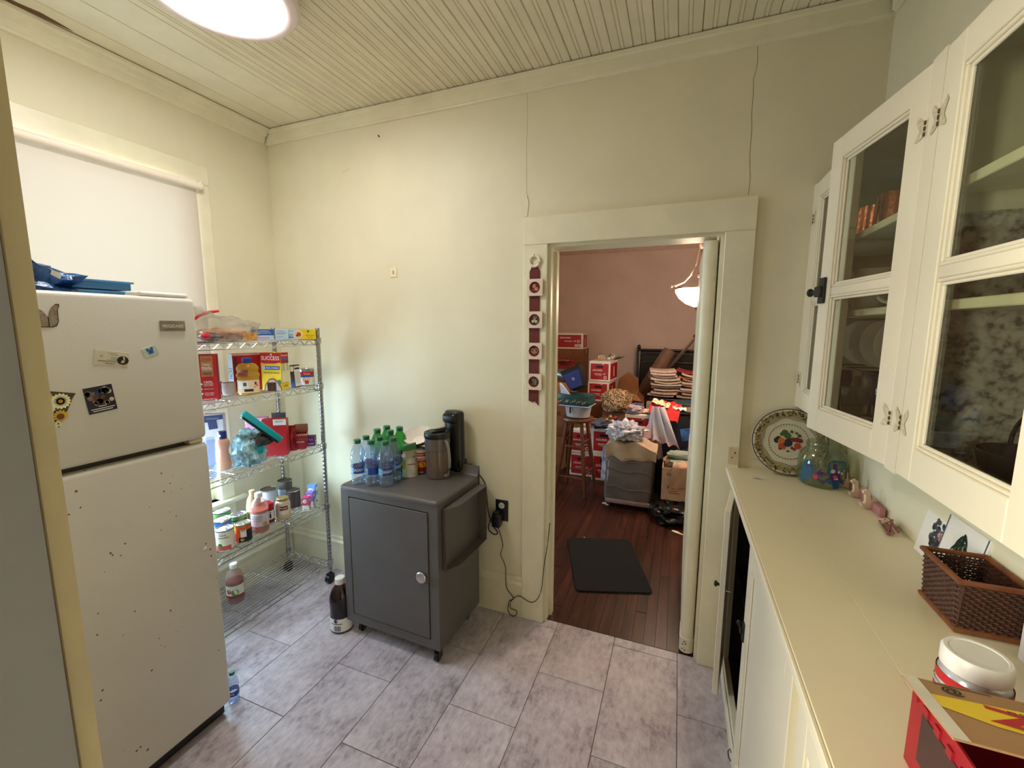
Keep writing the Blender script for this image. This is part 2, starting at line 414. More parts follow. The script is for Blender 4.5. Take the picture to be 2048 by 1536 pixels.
# --- kitchen ceiling: beaded boards running away from the camera
ce = S('ceiling', wallbox((XL-.14, XR+.3, YF, 0, H+.014, H+.15)), GROOVE, smooth=0)
def boardmesh(w, bead):
    pr = [(0, .014), (0, .005), (.0035, 0)]
    if bead:
        m = w/2
        pr += [(m-.011, 0), (m-.008, .004), (m-.0045, 0), (m+.0045, 0), (m+.008, .004), (m+.011, 0)]
    pr += [(w-.0035, 0), (w-.001, .005), (w-.001, .014)]
    n = len(pr); g = G()
    g.add([(x, YF, z) for x, z in pr]+[(x, 0, z) for x, z in pr], [tuple(range(n)), tuple(range(2*n-1, n-1, -1))]+[(i, n+i, n+(i+1) % n, (i+1) % n) for i in range(n)])
    return g
first = {}
def place_board(x, w, bead, dz=0):
    k = (w, bead)
    if k not in first: first[k] = O('ceiling_board', boardmesh(w, bead), CEILP, ce, smooth=20); o = first[k]
    else: o = bpy.data.objects.new('ceiling_board', first[k].data); COL.objects.link(o); o.parent = ce
    o.location = (x, 0, H+dz)
x = XL
for w in (.16, .16, .166): place_board(x, w, False); x += w
i = 0
while x < XR-.002:
    w = min(.0903, XR-x)
    place_board(x, .0903 if w > .09 else w, w > .09, random.uniform(-.0012, .0012)); x += .0903; i += 1
O('split', G().prism([(-2.381, -1.20), (-2.381, -1.07), (-2.377, -1.0), (-2.372, -.945), (-2.360, -1.0), (-2.352, -1.05), (-2.362, -1.10), (-2.368, -1.20)], H-.0018, H-.0006), mat('split_wood', (112, 74, 44), .8), ce, smooth=0)
# --- crown, baseboards, casings
def profx(pr, x0, x1):   # profile (y,z) swept along x
    n = len(pr)
    return G().add([(x0, y, z) for y, z in pr]+[(x1, y, z) for y, z in pr], [tuple(range(n)), tuple(range(2*n-1, n-1, -1))]+[(i, n+i, n+(i+1) % n, (i+1) % n) for i in range(n)])
CR = [(0, 2.715), (-.010, 2.7155), (-.012, 2.722), (-.020, 2.726), (-.022, 2.775), (-.030, 2.781), (-.032, 2.7955), (0, 2.7955)]
S('trim_1', profx(CR, XL, XR), TRIM, smooth=25)
CL = [(0, 2.712), (-.012, 2.714), (-.014, 2.724), (-.022, 2.728), (-.026, 2.752), (-.040, 2.757), (-.046, 2.776), (-.062, 2.782), (-.064, 2.7955), (0, 2.7955)]
S('trim_2', profx(CL, YF, -.03).rz(PI/2).fn(lambda p: (XL+p.x, p.y, p.z)) if False else profx(CL, YF, -.033).fn(lambda p: (XL-p.y, p.x, p.z)), TRIM, smooth=25)
S('trim_3', profx(CR, YF, -.033).fn(lambda p: (XR+p.y, p.x, p.z)), TRIM, smooth=25)
BP = [(0, 0), (-.018, 0), (-.018, .012), (-.016, .175), (-.022, .180), (-.022, .192), (-.012, .204), (-.010, .222), (-.004, .228), (0, .228)]
S('baseboard_back', profx(BP, XL, -.7414), TRIM, smooth=25)
S('baseboard_left', profx(BP, YF, -.023).fn(lambda p: (XL-p.y, p.x, p.z)), TRIM, smooth=25)
S('trim_4', G().rbox(-.7414, -.617, -.022, 0, 0, 2.0095, .003, 1), TRIM)
S('trim_5', G().rbox(.16, .2737, -.022, 0, 0, 2.0095, .003, 1), TRIM)
S('trim_6', G().rbox(-.7414, .2737, -.022, 0, 2.0098, 2.1428, .002, 1), TRIM)
S('trim_7', G().box(-.617, -.603, 0, .14, 0, 1.996).box(.146, .16, 0, .14, 0, 1.996).box(-.617, .16, 0, .14, 1.996, 2.01).box(-.603, -.590, .06, .10, 0, 1.984), TRIM, smooth=0)
# doorway the photographer stands in: casing and jamb on the left
S('trim_8', G().rbox(-.74, -.603, YF+.0005, -1.846, 0, 2.05, .004, 2).rbox(-.74, .38, YF+.0005, -1.846, 2.051, 2.17, .004, 2), mat('casing_shade', (196, 183, 148), .5, var=.05, vs=7, bump=.06, bs=80))  # casing colour darkened to carry the shade on this side
S('trim_9', G().box(-.6125, -.606, YF-.12, YF, 0, 2.05), mat('jamb_cool_light', (150, 152, 158), .5, var=.02), smooth=0)  # cool hall light put into the jamb's grey colour
# unseen hall behind the camera, added with its window to bring in fill light
HL = mat('hall_wall_paint', (122, 112, 100), .6, var=.02)
S('floor_hall', wallbox((-1.9, 1.7, -4.4, YF-.12, -.03, 0)), WOODF, smooth=0)
S('ceiling_hall', wallbox((-1.9, 1.7, -4.4, YF-.12, H, H+.1)), HL, smooth=0)
S('wall_hall_back', wallbox((-1.9, 1.7, -4.5, -4.4, -.01, H+.1)), HL, smooth=0)
S('wall_hall_right', wallbox((1.6, 1.7, -4.4, YF-.12, -.01, H+.1), (.96, 1.6, YF-.12, YF, -.01, H+.1)), mat('hall_low_bounce', (62, 50, 42), .5), smooth=0)  # unseen right wall darkened to cut light bounced onto the casing
S('wall_hall_left', wallbox((-1.9, -1.8, -4.4, -4.0, -.01, H+.1), (-1.9, -1.8, -2.5, YF-.12, -.01, H+.1), (-1.9, -1.8, -4.0, -2.5, -.01, .8), (-1.9, -1.8, -4.0, -2.5, 2.3, H+.1)), HL, smooth=0)
w3 = thing('window_fill', None, None, (-1.85, -3.25, .8)); w3['kind'] = 'structure'  # invented window that lets the hall fill light in
O('sash', G().box(-1.87, -1.84, -4.0, -3.95, .8, 2.3).box(-1.87, -1.84, -2.55, -2.5, .8, 2.3).box(-1.87, -1.84, -3.95, -2.55, .8, .85).box(-1.87, -1.84, -3.95, -2.55, 2.25, 2.3).box(-1.87, -1.84, -3.95, -2.55, 1.53, 1.57), TRIM, w3, w=True, smooth=0)
O('pane', G().box(-1.857, -1.854, -3.952, -2.548, .848, 1.532), GLASS, w3, w=True); O('pane', G().box(-1.857, -1.854, -3.952, -2.548, 1.568, 2.252), GLASS, w3, w=True)
# --- window in the left wall
w1 = thing('window_1', None, None, (XL, -.92, .60)); w1['kind'] = 'structure'
g = G().rbox(XL, XL+.02, -.48, -.4015, .60, 2.36, .003, 1).rbox(XL, XL+.02, -1.44, -1.36, .60, 2.36, .003, 1).rbox(XL, XL+.022, -1.44, -.4015, 2.36, 2.458, .003, 1)
O('window_casing', g, TRIM, w1, w=True)
O('window_sill', G().rbox(XL-.1, XL+.055, -1.50, -.345, .575, .60, .008, 2).rbox(XL, XL+.018, -1.44, -.40, .50, .574, .003, 1), TRIM, w1, w=True)
g = G()
for z0, z1 in ((.60, 1.46), (1.44, 2.36)):
    xs = XL-.07 if z0 < 1 else XL-.10
    g.box(xs, xs+.03, -1.36, -1.31, z0, z1).box(xs, xs+.03, -.53, -.48, z0, z1).box(xs, xs+.03, -1.31, -.53, z0, z0+.05).box(xs, xs+.03, -1.31, -.53, z1-.045, z1)
sash = O('sash', g, TRIM, w1, w=True, smooth=0)
O('pane', G().box(XL-.057, XL-.054, -1.312, -.528, .648, 1.417), GLASS, sash).location = (-XL, .92, -.60)
O('pane', G().box(XL-.087, XL-.084, -1.312, -.528, 1.488, 2.317), GLASS, sash).location = (-XL, .92, -.60)
bl = thing('roller_blind', 'cream roller blind pulled down over the window above the fridge', 'blind', (XL+.03, -.92, 1.1))
O('roller', G().cyl((XL+.042, -1.372, 2.338), (XL+.042, -.462, 2.338), .019, 14), mat('roller_cream', (246, 232, 216), .5, var=.01), bl, w=True)
O('blind_cloth', G().grid(14, 10, lambda u, v: (XL+.0245+.0022*math.sin(u*9)*(1-v), -1.366+.892*u, 1.13+1.208*v)), blind_mat(), bl, w=True)
O('bottom_bar', G().rbox(XL+.020, XL+.034, -1.352, -.480, 1.112, 1.132, .004, 2), WHITE, bl, w=True)
for y in (-.455, -1.378): O('bracket', G().rbox(XL+.021, XL+.055, y-.004, y+.004, 2.325, 2.366, .002, 1).rbox(XL+.0205, XL+.025, y-.012, y+.014, 2.325, 2.37, .001, 1), mat('bracket_painted', (226, 216, 184), .4), bl, w=True)
# --- dining room beyond
DX0, DX1, DY = -2.2, 1.3, 4.5
S('wall_dining_back', wallbox((DX0-.1, DX1+.1, DY, DY+.1, -.01, H+.1)), DIN, smooth=0)
S('wall_dining_left', wallbox((DX0-.1, DX0, .14, .6, -.01, H+.1), (DX0-.1, DX0, 1.7, DY, -.01, H+.1), (DX0-.1, DX0, .6, 1.7, -.01, .8), (DX0-.1, DX0, .6, 1.7, 2.1, H+.1)), DIN, smooth=0)
S('wall_dining_right', wallbox((DX1, DX1+.1, .14, DY, -.01, H+.1)), DIN, smooth=0)
S('ceiling_dining', wallbox((DX0-.1, DX1+.1, .14, DY+.1, H, H+.1)), mat('dining_ceiling', (206, 188, 168), .6), smooth=0)
S('trim_10', profx([(0, 2.70), (-.02, 2.70), (-.024, 2.74), (-.05, 2.79), (-.05, 2.8), (0, 2.8)], DX0, DX1).sh(0, DY, 0), mat('dining_trim', (196, 170, 150), .5), smooth=25)
w2 = thing('window_2', None, None, (DX0, 1.15, .8)); w2['kind'] = 'structure'  # window out of view, added to let daylight into the dining room
g = G().box(DX0-.06, DX0-.03, .6, .65, .8, 2.1).box(DX0-.06, DX0-.03, 1.65, 1.7, .8, 2.1).box(DX0-.06, DX0-.03, .65, 1.65, .8, .85).box(DX0-.06, DX0-.03, .65, 1.65, 2.05, 2.1).box(DX0-.06, DX0-.03, .65, 1.65, 1.43, 1.47)
O('sash', g, TRIM, w2, w=True, smooth=0)
O('pane', G().box(DX0-.047, DX0-.044, .648, 1.652, .848, 1.432), GLASS, w2, w=True); O('pane', G().box(DX0-.047, DX0-.044, .648, 1.652, 1.468, 2.052), GLASS, w2, w=True)
fd = S('floor_dining', wallbox((DX0-.1, DX1+.1, .02, DY+.1, -.03, -.0045)), mat('dark_floor_base', (58, 28, 18), .35, var=.1), smooth=0)
bw = .0575; bmesh_c = {}
for i in range(28):
    xx = -1.30+i*bw; y = .021-random.uniform(0, 1.0); yend = 2.3
    while y < yend:
        L = random.choice((.7, .95, 1.2)); a, b = max(y, .021), min(y+L, yend); y += L
        if b-a < .05: continue
        k = round(b-a, 2)
        if k not in bmesh_c: o = O('floor_board', G().rbox(-bw/2+.0004, bw/2-.0004, -k/2+.0002, k/2-.0002, -.0045, 0, .0008, 1), WOODF, fd); bmesh_c[k] = o.data
        else: o = bpy.data.objects.new('floor_board', bmesh_c[k]); COL.objects.link(o); o.parent = fd
        o.location = (xx+bw/2, a+k/2, random.uniform(-.0006, 0))
# swing door folded back into the dining room, seen on its rounded pivot edge
d1 = thing('door_1', None, None, (.1125, .05, 0), math.radians(-1.0)); d1['kind'] = 'structure'
pr = [(.03*math.sin(a), -.03*math.cos(a)) for a in [PI*(-.5+i/10) for i in range(11)]]+[(.03, .80), (-.03, .80)]
O('door_slab', G().prism(pr, .075, 1.985), TRIM, d1, smooth=50)
for z0, z1 in ((.25, .95), (1.1, 1.85)): O('door_panel', G().rbox(-.034, -.029, .14, .70, z0, z1, .002, 1), TRIM, d1)
pv = O('pivot', G().prism([(x*1.12, y*1.12) for x, y in pr[:11]]+[(.032, .10), (-.032, .10)], .012, .085), TRIM, d1, smooth=50)
g = G()
for a, z in ((-.6, .03), (-.2, .025), (-.55, .055), (-.15, .06)): g.disc((0, 0), .004, 8); 
g = G()
for a, z in ((-.6, .03), (-.2, .028), (-.55, .055), (-.1, .062), (-.3, .072)): g.merge(wrap(G().disc((0, 0), .0035, 8), .034, a, z, .0008))
O('screw_hole', g, INK, pv, smooth=0)
# ================================================================ ceiling light
cl = thing('ceiling_light', 'round flush ceiling light with a glowing white diffuser', 'ceiling light', (-1.53, -.93, H))
O('light_frame', G().lathe([(.21, -.001), (.235, -.012), (.250, -.038), (.251, -.056), (.240, -.070), (.218, -.076), (.199, -.073), (.195, -.062)], n=48, cap=False), mat('lamp_frame_white', (240, 222, 222), .35, var=0), cl)
O('diffuser', G().lathe([(.195, -.066), (.18, -.080), (.14, -.094), (.08, -.102), (0, -.105)], n=48, cap=False), None or mat('lamp_diffuser', (253, 251, 250), .5, var=0, emit=LAMP_W), cl)

# ================================================================ refrigerator
FX = -1.66
fr = thing('refrigerator', 'tall white top freezer refrigerator with scuffed doors', 'refrigerator', (-2.05, -1.40, 0))
O('cabinet', G().rbox(-2.40, -1.722, -1.775, -1.022, .04, 1.692, .008, 2), FRW, fr, w=True)
O('base_grille', G().box(-2.38, -1.70, -1.765, -1.035, .004, .04).box(-1.70, -1.69, -1.765, -1.035, .008, .055), BLK, fr, w=True)
O('gasket', G().box(-1.722, -1.708, -1.768, -1.03, .07, 1.695), mat('gasket_grey', (86, 78, 70), .7), fr, w=True)
fz = O('freezer_door', G().rbox(-1.712, FX, -1.778, -1.019, 1.186, 1.706, .016, 4), FRW, fr, w=True)
fd_ = O('fridge_door', G().rbox(-1.712, FX, -1.778, -1.019, .058, 1.168, .016, 4), FRR, fr, w=True)
O('hinge', G().rbox(-1.74, -1.675, -1.075, -1.028, 1.169, 1.185, .003, 1).cyl((-1.69, -1.04, 1.165), (-1.69, -1.04, 1.19), .008, 10), mat('hinge_cream', (214, 200, 176), .4), fr, w=True)
O('hinge_cover', G().rbox(-1.76, -1.67, -1.185, -1.035, 1.7065, 1.722, .007, 3), WHITE, fr, w=True)
O('foot_roller', G().cyl((-1.76, -1.06, .02), (-1.76, -1.10, .02), .019, 12), BLK, fr, w=True)
for zz in (.58, 1.25): O('door_handle', G().rbox(-1.66, -1.625, -1.77, -1.745, zz, zz+.38, .008, 2), WHITE, fr, w=True)
O('chip_knob', G().blob((FX+.002, -1.068, .757), (.004, .008, .008), .1, 2, 3, 10, 8), FRW, fr, w=True)
YU, ZU, XN = (0, 1, 0), (0, 0, 1), (1, 0, 0)
bd = O('badge', G().rbox(FX, FX+.005, -1.144, -1.064, 1.590, 1.625, .002, 2), mat('badge_silver', (150, 140, 128), .3, .8), fr, w=True, label='silver maker badge')
g = onface(T('FRIGIDAIRE', .0115, .066, .01), (FX+.005, -1.104, 1.6065), YU, ZU, XN, .0006)
lt = O('lettering', g, mat('badge_letters', (232, 224, 210), .4, 0, 0), bd, smooth=0); lt.location = (2.05, 1.40, 0)

def flatcard(name, label, cat, y, z, w, h, rz, base, items, th=.0012, poly=None):
    """a card held on the fridge door: base plate + flat print (local x along +y, local y up)"""
    t = thing(name, label, cat, (FX+.0005, y, z))
    g = G().prism(poly, 0, th) if poly else G().rbox(-w/2, w/2, -h/2, h/2, 0, th, .0005, 1)
    g.rz(rz); O('card', onface(g, (0, 0, 0), YU, ZU, XN, 0), base, t)
    pg = G(); ms = []
    for i, (q, m) in enumerate(items):
        if m not in ms: ms.append(m)
        q.rz(rz); onface(q, (0, 0, 0), YU, ZU, XN, th+.0003+.00025*i); pg.mi(ms.index(m)); pg.merge(q)
    if items: O('print', pg, ms, t, smooth=0)
    return t
def lines(rows, h=.0014):
    g = G()
    for x0, x1, y in rows: g.quad(x0, x1, y-h/2, y+h/2)
    return g
flatcard('business_card', 'cream business card with a black oval picture on the freezer door', 'card', -1.288, 1.505, .089, .047, math.radians(-11), mat('card_cream', (206, 198, 176), .5),
         [(lines([(-.012, .012, .016), (-.004, .016, .011), (-.002, .014, .003), (-.002, .014, -.001), (-.012, .013, -.006)]), GREYP),
          (lines([(-.030, -.022, .006), (-.030, -.024, .003)]), GREYP), (lines([(-.034, .012, -.010), (-.016, .008, -.0165)], .0022), mat('card_brown', (120, 104, 80), .6)),
          (G().disc((0, 0), 1, 24).fn(lambda p: (.029+p.x*.0155, -.003+p.y*.0135, 0)), INK), (G().poly([(.024, -.012), (.033, -.010), (.034, -.002), (.026, -.003)]), mat('photo_skin', (206, 166, 140), .6)), (G().poly([(.028, .008), (.031, .009), (.034, -.001), (.031, -.001)]), PAPER)])
wing = [(0, 0), (.004, .012), (.008, .016), (.013, .012), (.012, .004), (.009, .0), (.010, -.008), (.006, -.011), (.002, -.008)]
flatcard('butterfly_magnet', 'pale magnet with a blue butterfly on the freezer door', 'magnet', -1.180, 1.522, .044, .032, math.radians(20), mat('magnet_pale', (190, 204, 190), .45),
         [(G().poly([(x*.85, y*.85) for x, y in wing]), BLUE), (G().poly([(-x*.85, y*.85) for x, y in reversed(wing)]), BLUE), (G().quad(-.001, .001, -.009, .009), NAVY)])
def blobs(seed, n, x0, x1, y0, y1, r0, r1):
    rr = random.Random(seed); g = G()
    for _ in range(n): g.disc((rr.uniform(x0, x1), rr.uniform(y0, y1)), rr.uniform(r0, r1), 9)
    return g
flatcard('dog_photo', 'dark photo magnet of fluffy dogs with white caption on the freezer', 'photo', -1.328, 1.382, .072, .082, math.radians(6), mat('photo_dark', (34, 26, 38), .4),
         [(blobs(1, 7, -.030, -.005, -.012, .028, .006, .010), mat('photo_fur', (128, 104, 96), .6)), (blobs(2, 5, -.012, .008, -.016, .008, .006, .010), mat('photo_brown', (92, 56, 40), .6)), (blobs(5, 4, -.006, .012, .010, .028, .006, .008), mat('photo_blue', (40, 66, 104), .6)),
          (blobs(3, 8, .012, .026, .012, .030, .006, .009), mat('photo_fur2', (176, 164, 156), .6)), (blobs(4, 3, .010, .028, -.014, -.004, .005, .007), mat('photo_pale', (206, 176, 156), .6)), (G().disc((.020, .018), .003, 8).disc((.016, .024), .0018, 8).disc((.025, .024), .0018, 8), INK),
          (lines([(-.010, .010, -.021)], .002), PAPER), (lines([(-.030, .030, -.028), (-.026, .024, -.034)], .0022), PAPER)])
def daisy(cx, cy, r, n=14):
    g = G()
    for i in range(n):
        a = 2*PI*i/n; c, s = math.cos(a), math.sin(a); w = .13*r
        g.poly([(cx+c*r*.2-s*w, cy+s*r*.2+c*w), (cx+c*r*.2+s*w, cy+s*r*.2-c*w), (cx+c*r*.8+s*w*1.2, cy+s*r*.8-c*w*1.2), (cx+c*r, cy+s*r), (cx+c*r*.8-s*w*1.2, cy+s*r*.8+c*w*1.2)])
    return g
PETAL = mat('petal_cream', (240, 234, 190), .6); CORE = mat('flower_core', (176, 140, 40), .6); PETY = mat('petal_yellow', (214, 176, 60), .6); LEAFD = mat('flower_leaf', (50, 74, 30), .6); BRN = mat('flower_brown', (112, 62, 22), .6)
flatcard('flower_card', 'torn card with cream and yellow daisies at the freezer edge', 'card', -1.428, 1.378, .1, .1, 0, mat('card_brown_green', (74, 62, 30), .6),
         [(blobs(7, 9, -.03, .02, -.02, .03, .006, .010), LEAFD), (daisy(-.022, .030, .016), PETY), (daisy(.008, .012, .024, 16), PETAL), (G().disc((.008, .012), .0055, 12), CORE), (daisy(-.020, -.004, .017), PETAL), (daisy(.004, -.030, .018, 12), PETY), (G().disc((.003, -.032), .009, 12), BRN), (G().disc((-.02, -.004), .005), CORE), (daisy(-.004, -.052, .010, 10), PETAL)],
         poly=[(-.05, .056), (-.020, .046), (.044, .030), (.036, .018), (.016, -.028), (-.002, -.064), (-.012, -.050), (-.05, -.055)])
ear = [(-.034, .030), (-.024, .024), (-.016, .010), (-.013, .004), (-.010, .020), (-.004, .034), (.006, .044), (.013, .044), (.013, .038), (.009, .028), (.008, .010), (.008, -.004), (.003, -.018), (-.006, -.022), (-.040, -.022)]
flatcard('rabbit_magnet', 'speckled animal shaped magnet with long ears at the freezer edge', 'magnet', -1.408, 1.624, .05, .06, 0, INK, [(G().poly([(x*.92-.0015, y*.92+.0005) for x, y in ear]), mat('speckle_wood', (150, 132, 112), .7, var=.2, vs=160)), (G().quad(-.0145, -.0125, -.02, .006), INK)], poly=ear)
# on top of the fridge
t = thing('bread_bag', 'crumpled deep blue plastic bag with a white label on the fridge', 'bag', (-1.855, -1.40, 1.6925))
O('bag', G().blob((-1.855, -1.40, 1.738), (.10, .115, .052), .35, 3.2, 4, 36, 18, .8, 1.6935).fn(lambda p: (p.x, p.y, p.z+(p.z-1.69)*.5*max(0, (-1.36-p.y)/.1))), mat('bag_blue', (24, 74, 134), .25, var=.35, vs=30, bump=.4, bs=60), t, w=True)
O('label', G().grid(5, 4, lambda u, v: (-1.765+.012*v, -1.425+.085*u, 1.775-.028*u*u+.014*v)), PAPER, t, w=True)
TRB = mat('tray_blue', (70, 128, 176), .4, var=.05)
for i in range(2):
    t = thing('blue_tray', ('lower' if i == 0 else 'upper')+' of two stacked pale blue plastic trays on the fridge', 'tray', (-1.855, -1.212, 1.6925+i*.034), 0, 'stacked blue trays')
    b = .112; hh = .030
    O('tray_body', G().box(-.10, .055, -.105+.01*i, .07, .002, .006).box(-.10, .055, -.105+.01*i, -.10+.01*i, .006, hh).box(-.10, .055, .065, .07, .006, hh).box(.05, .055, -.1+.01*i, .065, .006, hh).box(-.10, -.095, -.1+.01*i, .065, .006, hh), TRB, t, smooth=0)
    O('rim', G().box(-.105, .062, -.112+.01*i, -.099+.01*i, hh-.005, hh+.001).box(-.105, .062, .064, .077, hh-.005, hh+.001).box(.049, .062, -.099+.01*i, .064, hh-.005, hh+.001).box(-.105, -.094, -.099+.01*i, .064, hh-.005, hh+.001), TRB, t, smooth=0)
    if i == 0:
        for j in range(6): O('slot', G().box(.0552, .0562, -.098+j*.013, -.091+j*.013, .010, .020), NAVY, t, smooth=0)

# ================================================================ wire shelf
SX0, SX1, SY0, SY1 = -2.333, -1.98, -.985, -.143
SZ = [.137, .507, .889, 1.257, 1.528]
sh = thing('wire_shelf_rack', 'chrome wire rack on casters stocked with groceries beside the window', 'shelf rack', (-2.157, -.57, 0))
for px in (SX0, SX1):
    for py in (SY0, SY1):
        p = O('post', G().lathe([(.0115, .075)]+[q for k in range(1, 59) for q in ((.0125, .075+k*.0254-.003), (.0112, .075+k*.0254-.001), (.0112, .075+k*.0254+.001), (.0125, .075+k*.0254+.003))]+[(.0125, 1.595), (.009, 1.600), (0, 1.601)], (px, py, 0), 14), CHROMED, sh, w=True)
        for z in SZ: pc = O('collar', G().lathe([(.0145, -.020), (.017, -.018), (.018, .012), (.0145, .014)], (px, py, z), 14), CHROMED, p); pc.location = (2.157, .57, 0)
        c = O('caster', G().lathe([(.008, .06), (.008, .075)], (px, py, 0), 10).rbox(px-.014, px+.014, py-.018, py+.012, .045, .06, .004, 2).rbox(px-.019, px-.015, py-.022, py+.012, .018, .06, .002, 1).rbox(px+.015, px+.019, py-.022, py+.012, .018, .06, .002, 1), BLK, sh, w=True)
        cw = O('wheel', G().cyl((px-.014, py-.012, .028), (px+.014, py-.012, .028), .0275, 18), BLK, c); cw.location = (2.157, .57, 0)
def deck(z):
    g = G(); r = .0032
    x0, x1, y0, y1 = SX0, SX1, SY0, SY1
    for zz in (z, z-.028):
        for xx in (x0, x1): g.tube([(xx, y0, zz), (xx, y1, zz)], r, 6)
        for yy in (y0, y1): g.tube([(x0, yy, zz), (x1, yy, zz)], r, 6)
    for xx in (x0, x1):
        n = 26; g.tube([(xx, y0+(y1-y0)*i/n, z-(.028 if i % 2 else 0)) for i in range(n+1)], .0022, 5)
    for yy in (y0, y1):
        n = 10; g.tube([(x0+(x1-x0)*i/n, yy, z-(.028 if i % 2 else 0)) for i in range(n+1)], .0022, 5)
    for i in range(1, 15): xx = x0+(x1-x0)*i/15; g.tube([(xx, y0, z+.002), (xx, y1, z+.002)], .0019, 5)
    for yy in (y0+.29, y0+.575): g.tube([(x0, yy, z-.003), (x1, yy, z-.003)], .003, 5)
    return g
for z in SZ: O('shelf', deck(z), CHROME, sh, w=True)

# ================================================================ metal cart
CZ = .82
ct = thing('rolling_cart', 'dark grey metal cabinet cart with fold down side leaves', 'cart', (-1.262, -.275, 0), math.radians(-2))
cw_, cd_ = .575, .40
hx, hy = cw_/2, cd_/2
g = G().box(-hx, hx, -hy+.006, hy, .075, .79)
g = G()
g.box(-hx, -hx+.004, -hy, hy, .075, .80).box(hx-.004, hx, -hy, hy, .075, .80).box(-hx+.004, hx-.004, hy-.004, hy, .075, .80).box(-hx+.004, hx-.004, -hy, hy-.004, .075, .10)
g.box(-hx+.004, -hx+.05, -hy, -hy+.015, .10, .80).box(hx-.05, hx-.004, -hy, -hy+.015, .10, .80).box(-hx+.05, hx-.05, -hy, -hy+.015, .10, .122).box(-hx+.05, hx-.05, -hy, -hy+.015, .762, .80)
O('cart_body', g, GREY, ct, smooth=0)
def toplate(p): return p
g = G().rbox(-hx-.006, hx+.006, -hy-.006, hy+.004, .785, CZ, .022, 4, 'xyz')
O('top', g, GREY, ct)
O('back_lip', G().grid(12, 7, lambda u, v: (-hx-.006+(2*hx+.012)*u, hy-.035+.036*v, CZ-.004+.052*(v**2))).rbox(-hx-.006, hx+.006, hy, hy+.006, .70, CZ+.048, .003, 2), GREY, ct)
dr = O('door', G().rbox(-hx+.0545, hx-.0545, -hy-.004, -hy+.008, .1265, .7575, .002, 1), GREY, ct)
O('knob', G().lathe([(.012, 0), (.012, .006), (.0265, .008), (.0275, .013), (.024, .0165), (0, .0175)], n=28).rx(PI/2).sh(hx-.088, -hy-.004, .44), mat('knob_silver', (206, 204, 202), .3, .85, var=.02), dr)
O('hinge_line', G().box(-hx+.0495, -hx+.0525, -hy-.0035, -hy+.001, .124, .760), GROOVE, dr, smooth=0)
def leaf(sx):
    g = G(); xo = hx+.002; y0, y1, z0, z1 = -.165, .185, .475, .77
    g.rbox(xo, xo+.004, y0, y1, z0, z1, .001, 1)                      # panel
    # flange: wide at top and bottom, narrow in front, deep behind, with rounded ends
    def fl(za, zb): g.prism([(xo, y0), (xo+.020, y0+.002), (xo+.050, y0+.06), (xo+.055, y0+.09), (xo+.055, y1), (xo, y1)], za, zb)
    fl(z0-.004, z0); fl(z1, z1+.004)
    g.box(xo, xo+.018, y0, y0+.004, z0, z1).box(xo, xo+.055, y1-.004, y1, z0, z1)
    if sx < 0: g.fn(lambda p: (-p.x, p.y, p.z))
    return g
for sx in (1, -1): O('side_leaf', leaf(sx), GREY, ct, smooth=0)
for (cx, cy) in ((-hx+.06, -hy+.05), (hx-.03, -hy+.03), (-hx+.06, hy-.05), (hx-.05, hy-.05)):
    c = O('caster', G().cyl((cx, cy, .055), (cx, cy, .076), .014, 12).rbox(cx-.016, cx-.011, cy-.016, cy+.016, .018, .058, .002, 1).rbox(cx+.011, cx+.016, cy-.016, cy+.016, .018, .058, .002, 1), mat('caster_metal', (70, 66, 62), .4, .6), ct)
    O('wheel', G().cyl((cx-.009, cy-.004, .0235), (cx+.009, cy-.004, .0235), .0232, 18), BLK, c)
# ================================================================ base cabinet and counter
BX = .268                      # face of the base cabinet
bc = thing('base_cabinet', 'cream painted built in base cabinet with one door ajar', 'cabinet', (.46, -.93, 0))
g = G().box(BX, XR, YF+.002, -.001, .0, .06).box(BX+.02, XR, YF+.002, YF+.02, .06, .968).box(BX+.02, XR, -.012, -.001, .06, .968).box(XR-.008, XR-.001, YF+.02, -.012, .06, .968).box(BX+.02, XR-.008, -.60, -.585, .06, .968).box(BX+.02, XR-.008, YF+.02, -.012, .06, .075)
O('carcass', g, mat('carcass_shade', (40, 30, 22), .7, var=.15, vs=12), bc, w=True, smooth=0)  # dark colour holds the shade inside the open cabinet
g = G().box(BX, BX+.02, -.055, -.001, .06, .968).box(BX, BX+.02, -.615, -.570, .06, .968).box(BX, BX+.02, -.570, -.055, .915, .968).box(BX, BX+.02, -.570, -.055, .06, .10)
g.box(BX, BX+.02, -1.20, -1.155, .06, .968).box(BX, BX+.02, -1.155, -.615, .915, .968).box(BX, BX+.02, -1.155, -.615, .06, .10).box(BX, BX+.02, YF+.02, -1.20, .915, .968).box(BX, BX+.02, YF+.02, -1.20, .06, .10)
O('face_frame', g, CABP, bc, w=True, smooth=0)
O('kick_board', G().rbox(BX-.008, BX, YF+.002, -.002, .002, .058, .002, 1), CABP, bc, w=True)
O('inner_shelf', G().box(BX+.03, XR-.01, -.585, -.013, .50, .518), mat('carcass_shade', (40, 30, 22), .7), bc, w=True, smooth=0)
